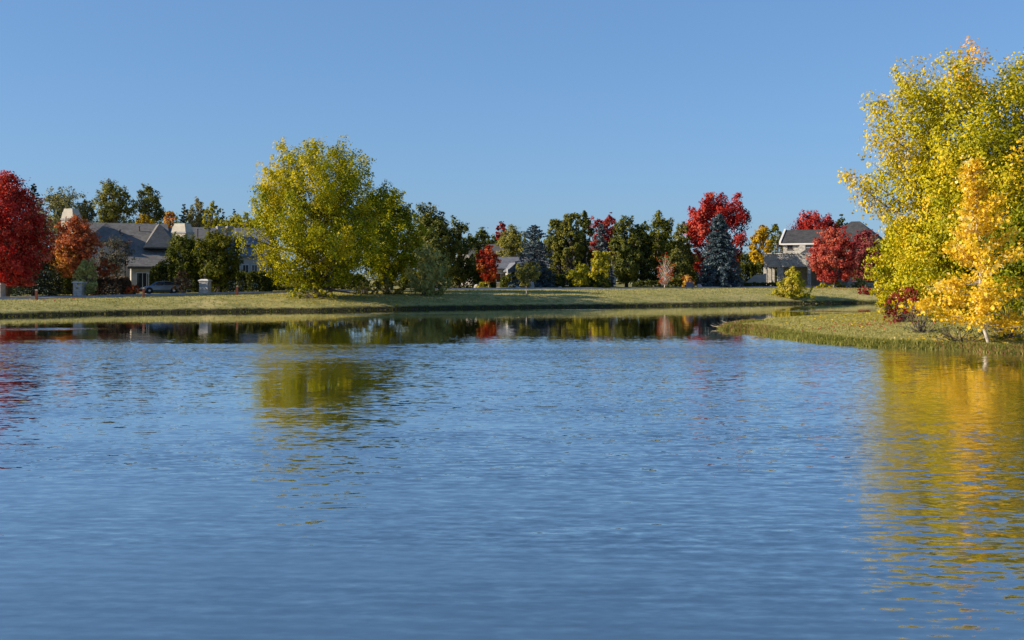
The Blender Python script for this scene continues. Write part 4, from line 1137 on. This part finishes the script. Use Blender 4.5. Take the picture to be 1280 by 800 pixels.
hedge('hedge', 'low dark clipped hedge in front of the portico', 958, 172.5, 64, 353.5, 'dark', 60, 1.5)
hedge('hedge', 'low dark hedge beneath the olive trees', 826, 166, 70, 351, 'dark', 600, 2)
hedge('hedge', 'long dark shrubbery behind the lawn tree', 690, 168, 130, 343, 'dark', 601, 3)
T('golden_tree', 'golden yellow tree left of the portico house', 950, 206, 31, 282, 335, 'yellow', 61, 'round', dens=1.2, tbase=0.5, lump=0.1)
T('olive_tree', 'grey olive tree between the golden tree and the stone gable', 970, 212, 26, 281, 335, 'green', 62, 'round', dens=1.0, tbase=0.65)
T('maple_tree', 'crimson tree rising above the dark roof ridge', 1019, 218, 64, 263, 310, 'red', 63, 'round', lump=0.3, dens=1.2, tbase=0.4, tvar=0.3)
T('dark_tree', 'small dark tree top right of the crimson one above the roof', 1051, 220, 18, 269, 310, 'dark', 64, 'round')
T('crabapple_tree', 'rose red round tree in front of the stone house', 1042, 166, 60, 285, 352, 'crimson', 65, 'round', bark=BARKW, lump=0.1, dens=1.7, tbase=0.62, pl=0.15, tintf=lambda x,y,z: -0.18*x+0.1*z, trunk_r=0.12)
T('crabapple_tree', 'darker red and green tree right of the rose red one', 1083, 174, 46, 288, 350, 'rose', 66, 'round', dens=1.3, tbase=0.45, tintf=lambda x,y,z: 0.5*np.clip(0.5-z,0,1))
T('dark_tree', 'dark green tree in shade before the right wing of the stone house', 1080, 177, 50, 312, 352, 'dark', 660, 'round', dens=1.2, tbase=0.6)
T('yellow_shrub', 'bright yellow bush at the edge of the far bank', 990, 148.3, 68, 331, None, 'lime', 67, 'cone', cat='shrub', dens=1.5, up=1.3, tbase=0.66, lump=0.5, limbs=60, n_pl=90, pl=0.28, sg=0.05, inner=0.1)
T('garden_bush', 'yellow green bush at the foot of the rose red tree', 1040, 168, 36, 350, None, 'lime', 68, 'dome', cat='bush', tbase=0.3)
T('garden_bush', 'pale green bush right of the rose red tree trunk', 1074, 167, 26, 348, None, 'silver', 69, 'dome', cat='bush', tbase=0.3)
T('crimson_bush', 'small crimson bush on the far bank', 1080, 154, 20, 357, None, 'crimson', 70, 'dome', cat='bush', tbase=0.4)
hedge('hedge', 'dark shrubbery below the golden tree left of the portico', 945, 197, 60, 330, 'dark', 603, 3)
hedge('hedge', 'dark shrubbery behind the trunk of the large scarlet tree', 885, 192, 80, 326, 'dark', 604, 3)
# distant fill
T('far_tree', 'dim green tree in the gap left of the yellow green crown', 622, 215, 34, 290, 340, 'green', 71, 'round', tbase=0.4)
hedge('hedge', 'far dark tree belt behind the middle houses', 720, 235, 300, 302, 'dark', 72, 6, dens=0.6)
hedge('hedge', 'far dark tree belt behind the stone house', 1000, 245, 320, 318, 'dark', 73, 6, dens=0.6)

# ------------------------------------------------------------------ peninsula planting
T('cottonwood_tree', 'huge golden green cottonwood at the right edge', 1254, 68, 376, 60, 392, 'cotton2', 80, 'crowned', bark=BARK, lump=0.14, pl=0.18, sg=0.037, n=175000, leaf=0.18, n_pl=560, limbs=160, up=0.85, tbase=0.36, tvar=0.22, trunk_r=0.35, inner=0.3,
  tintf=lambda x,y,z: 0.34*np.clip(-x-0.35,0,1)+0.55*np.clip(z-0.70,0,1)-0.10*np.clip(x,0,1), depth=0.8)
T('cottonwood_tree', 'low lime green tree at the left skirt of the huge cottonwood', 1138, 74, 100, 268, 388, 'cotton2', 81, 'round', lump=0.25, dens=1.2, leaf=0.2, tbase=0.38, limbs=50)
T('cottonwood_tree', 'dark green tree behind the right side of the aspen', 1290, 60, 130, 250, 420, 'cotton', 82, 'round', dens=1.1, leaf=0.2, tbase=0.2, limbs=50)
T('lime_shrub', 'lime yellow bush hanging over the left foot of the cottonwood', 1112, 80, 44, 318, None, 'cotton2', 83, 'oval', cat='shrub', dens=1.2, leaf=0.2, tbase=0.5)
T('crimson_shrub', 'dark crimson bush on the peninsula left of the aspen', 1132, 63.5, 52, 352, None, 'crimson', 84, 'dome', cat='shrub', dens=1.7, tbase=0.15, leaf=0.14, limbs=50)
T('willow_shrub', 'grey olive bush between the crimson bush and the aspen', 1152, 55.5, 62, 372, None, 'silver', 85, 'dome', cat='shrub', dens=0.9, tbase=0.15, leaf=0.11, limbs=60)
T('green_shrub', 'green shrub right of the aspen trunk by the water', 1262, 51.5, 78, 345, None, 'cotton2', 86, 'dome', cat='shrub', dens=0.8, tbase=0.15, leaf=0.13, limbs=60)
T('green_shrub', 'low weedy shrub at the foot of the aspen', 1200, 51.0, 90, 398, None, 'olive', 87, 'dome', cat='shrub', dens=0.7, tbase=0.2, leaf=0.1, limbs=60)
# the aspen: leaning white trunk with sparse golden leaves
def aspen():
    Y = 49.6; px = 1238; rng = np.random.RandomState(88)
    X = gx(px, Y); Z = th(X, Y)-0.05; k = Y/FPX
    root = empty('aspen_tree', (X, Y, Z), 0, 'slender golden aspen with leaning white trunk at the water edge', 'tree')
    def q(px_, py_, dy=0): return np.array([(px_-px)*k, dy, gz(py_, Y)-Z])
    tp = [q(1240,441), q(1236,430), q(1228,404), q(1224,375), q(1226,340), q(1222,300), q(1221,260), q(1219,225), q(1217,203)]
    rd = [0.10,0.085,0.075,0.068,0.058,0.046,0.034,0.02,0.01]
    mb = MB(); mb.tube(tp, rd, 9)
    P = []; pls = []
    zs = np.array([t[2] for t in tp]); 
    for i in range(135):
        t = rng.beta(1.0,1.15); z_ = 0.75+t*(zs[-1]-0.75)
        a = np.array([np.interp(z_, zs, [p_[0] for p_ in tp]), 0, z_])
        az = rng.rand()*6.28
        rad = (0.32+2.75*(1-t)**1.05)*(0.4+0.65*rng.rand())
        if t < 0.35: rad *= 1.12
        rise = (0.35+0.5*rng.rand()) if t > 0.3 else (-0.12+0.35*rng.rand())
        e = a+np.array([math.cos(az)*rad, math.sin(az)*rad, rad*rise])
        if e[2] > zs[-1]: e[2] = zs[-1]
        limb(mb, a, e, 0.016*(1.15-t), 0.004, rng, 0.1, 4, 4)
        c = int(60*(0.4+rad/2))
        s = 0.25+0.75*rng.rand(c)**0.7
        Pp = a+(e-a)*s[:,None]+rng.randn(c,3)*np.array([0.16,0.16,0.15])*(0.6+0.5*s[:,None])
        P.append(Pp); pls.append(np.full(c, rng.randn()*0.14))
    P = np.concatenate(P); tn = np.clip(0.5+np.concatenate(pls)+rng.randn(len(P))*0.18, 0, 1)
    V, F = leaves_np(rng, P, 0.15, tn, 0.1, 0.8)
    np_mesh('crown', V, F, L['aspen'], root, tn)
    mb.build('trunk', BARKW, root, smooth=True)
aspen()

# driftwood: dead branches lying in the shallows at the tip
def driftwood():
    X, Y = atwater(905, 411); rng = np.random.RandomState(90)
    root = empty('dead_branch', (X, Y, 0), 0, 'bleached dead branches sticking out of the water at the peninsula tip', 'branches')
    k = Y/FPX
    mb = MB()
    limb(mb, (30*k, 0.6, 0.1), (-6*k, -0.2, 0.25), 0.10, 0.05, rng, 0.1, 6, 5)
    mb.build('main_limb', DRIFT, root)
    for i in range(16):
        a = np.array([rng.uniform(-4, 22)*k, rng.uniform(-0.4,0.6), 0.1+rng.rand()*0.12])
        e = a+np.array([-rng.uniform(4,20)*k, rng.randn()*0.5, rng.uniform(0.05,0.5)])
        mb = MB(); limb(mb, a, e, 0.025, 0.008, rng, 0.12, 4, 4); mb.build('branch', DRIFT, root)
DRIFT = solid('driftwood', [(0.20,0.17,0.12),(0.33,0.29,0.20),(0.42,0.37,0.26)], 6, 0.9, 0.4)
driftwood()

# ------------------------------------------------------------------ grass
def blades(name, P, hgt, wid, mat, seed, lean=0.5, per=3):
    rng = np.random.RandomState(seed)
    P = np.repeat(P, per, axis=0); n = len(P)
    P = P+np.column_stack([rng.randn(n,2)*wid*1.6, np.zeros(n)])
    a = rng.rand(n)*math.pi; d = np.column_stack([np.cos(a), np.sin(a), np.zeros(n)])
    h_ = hgt*(0.5+0.9*rng.rand(n))
    tip = P+np.column_stack([rng.randn(n)*lean*h_*0.5, rng.randn(n)*lean*h_*0.5, h_])
    w_ = wid*(0.6+0.8*rng.rand(n))[:,None]
    V = np.stack([P-d*w_, P+d*w_, tip], 1).reshape(-1,3)
    F = np.arange(n*3).reshape(n,3)
    t = np.clip(0.5+0.25*rng.randn(n)+0.15*np.repeat(rng.randn(n//per+1), per)[:n], 0, 1)
    o = np_mesh(name, V, F, mat, None, t); o['kind'] = 'stuff'; return o
rng = np.random.RandomState(5)
# lawn grass on the peninsula
c = np.column_stack([rng.uniform(12.5, 36, 90000), rng.uniform(46, 101, 90000)])
d, kd = sdist(c[:,0], c[:,1]); mk = (d > 0.1) & (kd == 1) & (np.abs(c[:,0]) < c[:,1]*0.475)
c = c[mk]; P = np.column_stack([c, terr(c[:,0], c[:,1])-0.02])
blades('lawn_grass', P, 0.075, 0.022, L['grass'], 6, 0.9, 3)
# rank weeds along the water's edge of the peninsula
def edge(seg, kk, dmax, n, seed, xr, yr):
    r_ = np.random.RandomState(seed)
    c = np.column_stack([r_.uniform(*xr, n), r_.uniform(*yr, n)])
    d, kd = sdist(c[:,0], c[:,1]); mk = (d > -0.08) & (d < dmax*r_.rand(n)**0.7) & (kd == kk)
    c = c[mk]; return np.column_stack([c, terr(c[:,0], c[:,1])-0.03])
P = edge(None, 1, 1.4, 160000, 7, (11, 30), (44, 78))
blades('shore_weeds', P, 0.17, 0.022, L['weed'], 8, 0.9, 4)
P = edge(None, 1, 1.1, 60000, 17, (11.5, 17), (62, 80)); P = P[np.random.RandomState(3).rand(len(P)) < 0.09]
blades('rusty_weeds', P, 0.22, 0.022, L['rust'], 18, 0.8, 3)
P = edge(None, 1, 0.7, 60000, 19, (19, 30), (44, 53)); P = P[np.random.RandomState(4).rand(len(P)) < 0.15]
blades('rusty_weeds', P, 0.20, 0.018, L['rust'], 20, 0.8, 3)
P = edge(None, 0, 0.45, 500000, 9, (-60, 75), (84, 152))
blades('bank_weeds', P, 0.13, 0.045, L['dark'], 10, 0.8, 3)
# coarse tufts over the far lawn
c = np.column_stack([rng.uniform(-62, 75, 60000), rng.uniform(86, 172, 60000)])
d, kd = sdist(c[:,0], c[:,1]); mk = (d > 0.8) & (d < 15.5) & (kd == 0)
c = c[mk]; P = np.column_stack([c, terr(c[:,0], c[:,1])-0.02])
blades('far_lawn_grass', P, 0.10, 0.05, L['grass'], 11, 0.9, 3)

# fallen leaves under the autumn trees
def litter(name, spots, mat, n, seed, size):
    r_ = np.random.RandomState(seed); P = []
    for (px, Y, rad) in spots:
        q = np.column_stack([gx(px, Y)+r_.randn(n)*rad, Y+r_.randn(n)*rad*0.8]); P.append(q)
    P = np.concatenate(P); d, kd = sdist(P[:,0], P[:,1]); P = P[d > 0.3]
    P = np.column_stack([P, terr(P[:,0], P[:,1])+0.035]); t = np.clip(0.6+0.2*r_.randn(len(P)), 0, 1)
    O = np.tile(np.array([0, 0, 1.2]), (len(P), 1))
    V, F = leaves_np(r_, P, size, t, 0.3, 0.62, O)
    o = np_mesh(name, V, F, mat, None, t); o['kind'] = 'stuff'
litter('fallen_leaves', [(398,119,6),(440,122,5),(1112,80,3),(1180,66,5),(1130,72,4)], L['cotton2'], 900, 31, 0.16)
litter('fallen_leaves', [(20,116,4),(70,116,3),(880,166,5),(1045,164,3),(1120,62,2.2)], L['red'], 220, 32, 0.17)
litter('fallen_leaves', [(1225,50.5,2.0),(1180,52,2.2)], L['aspen'], 700, 33, 0.11)
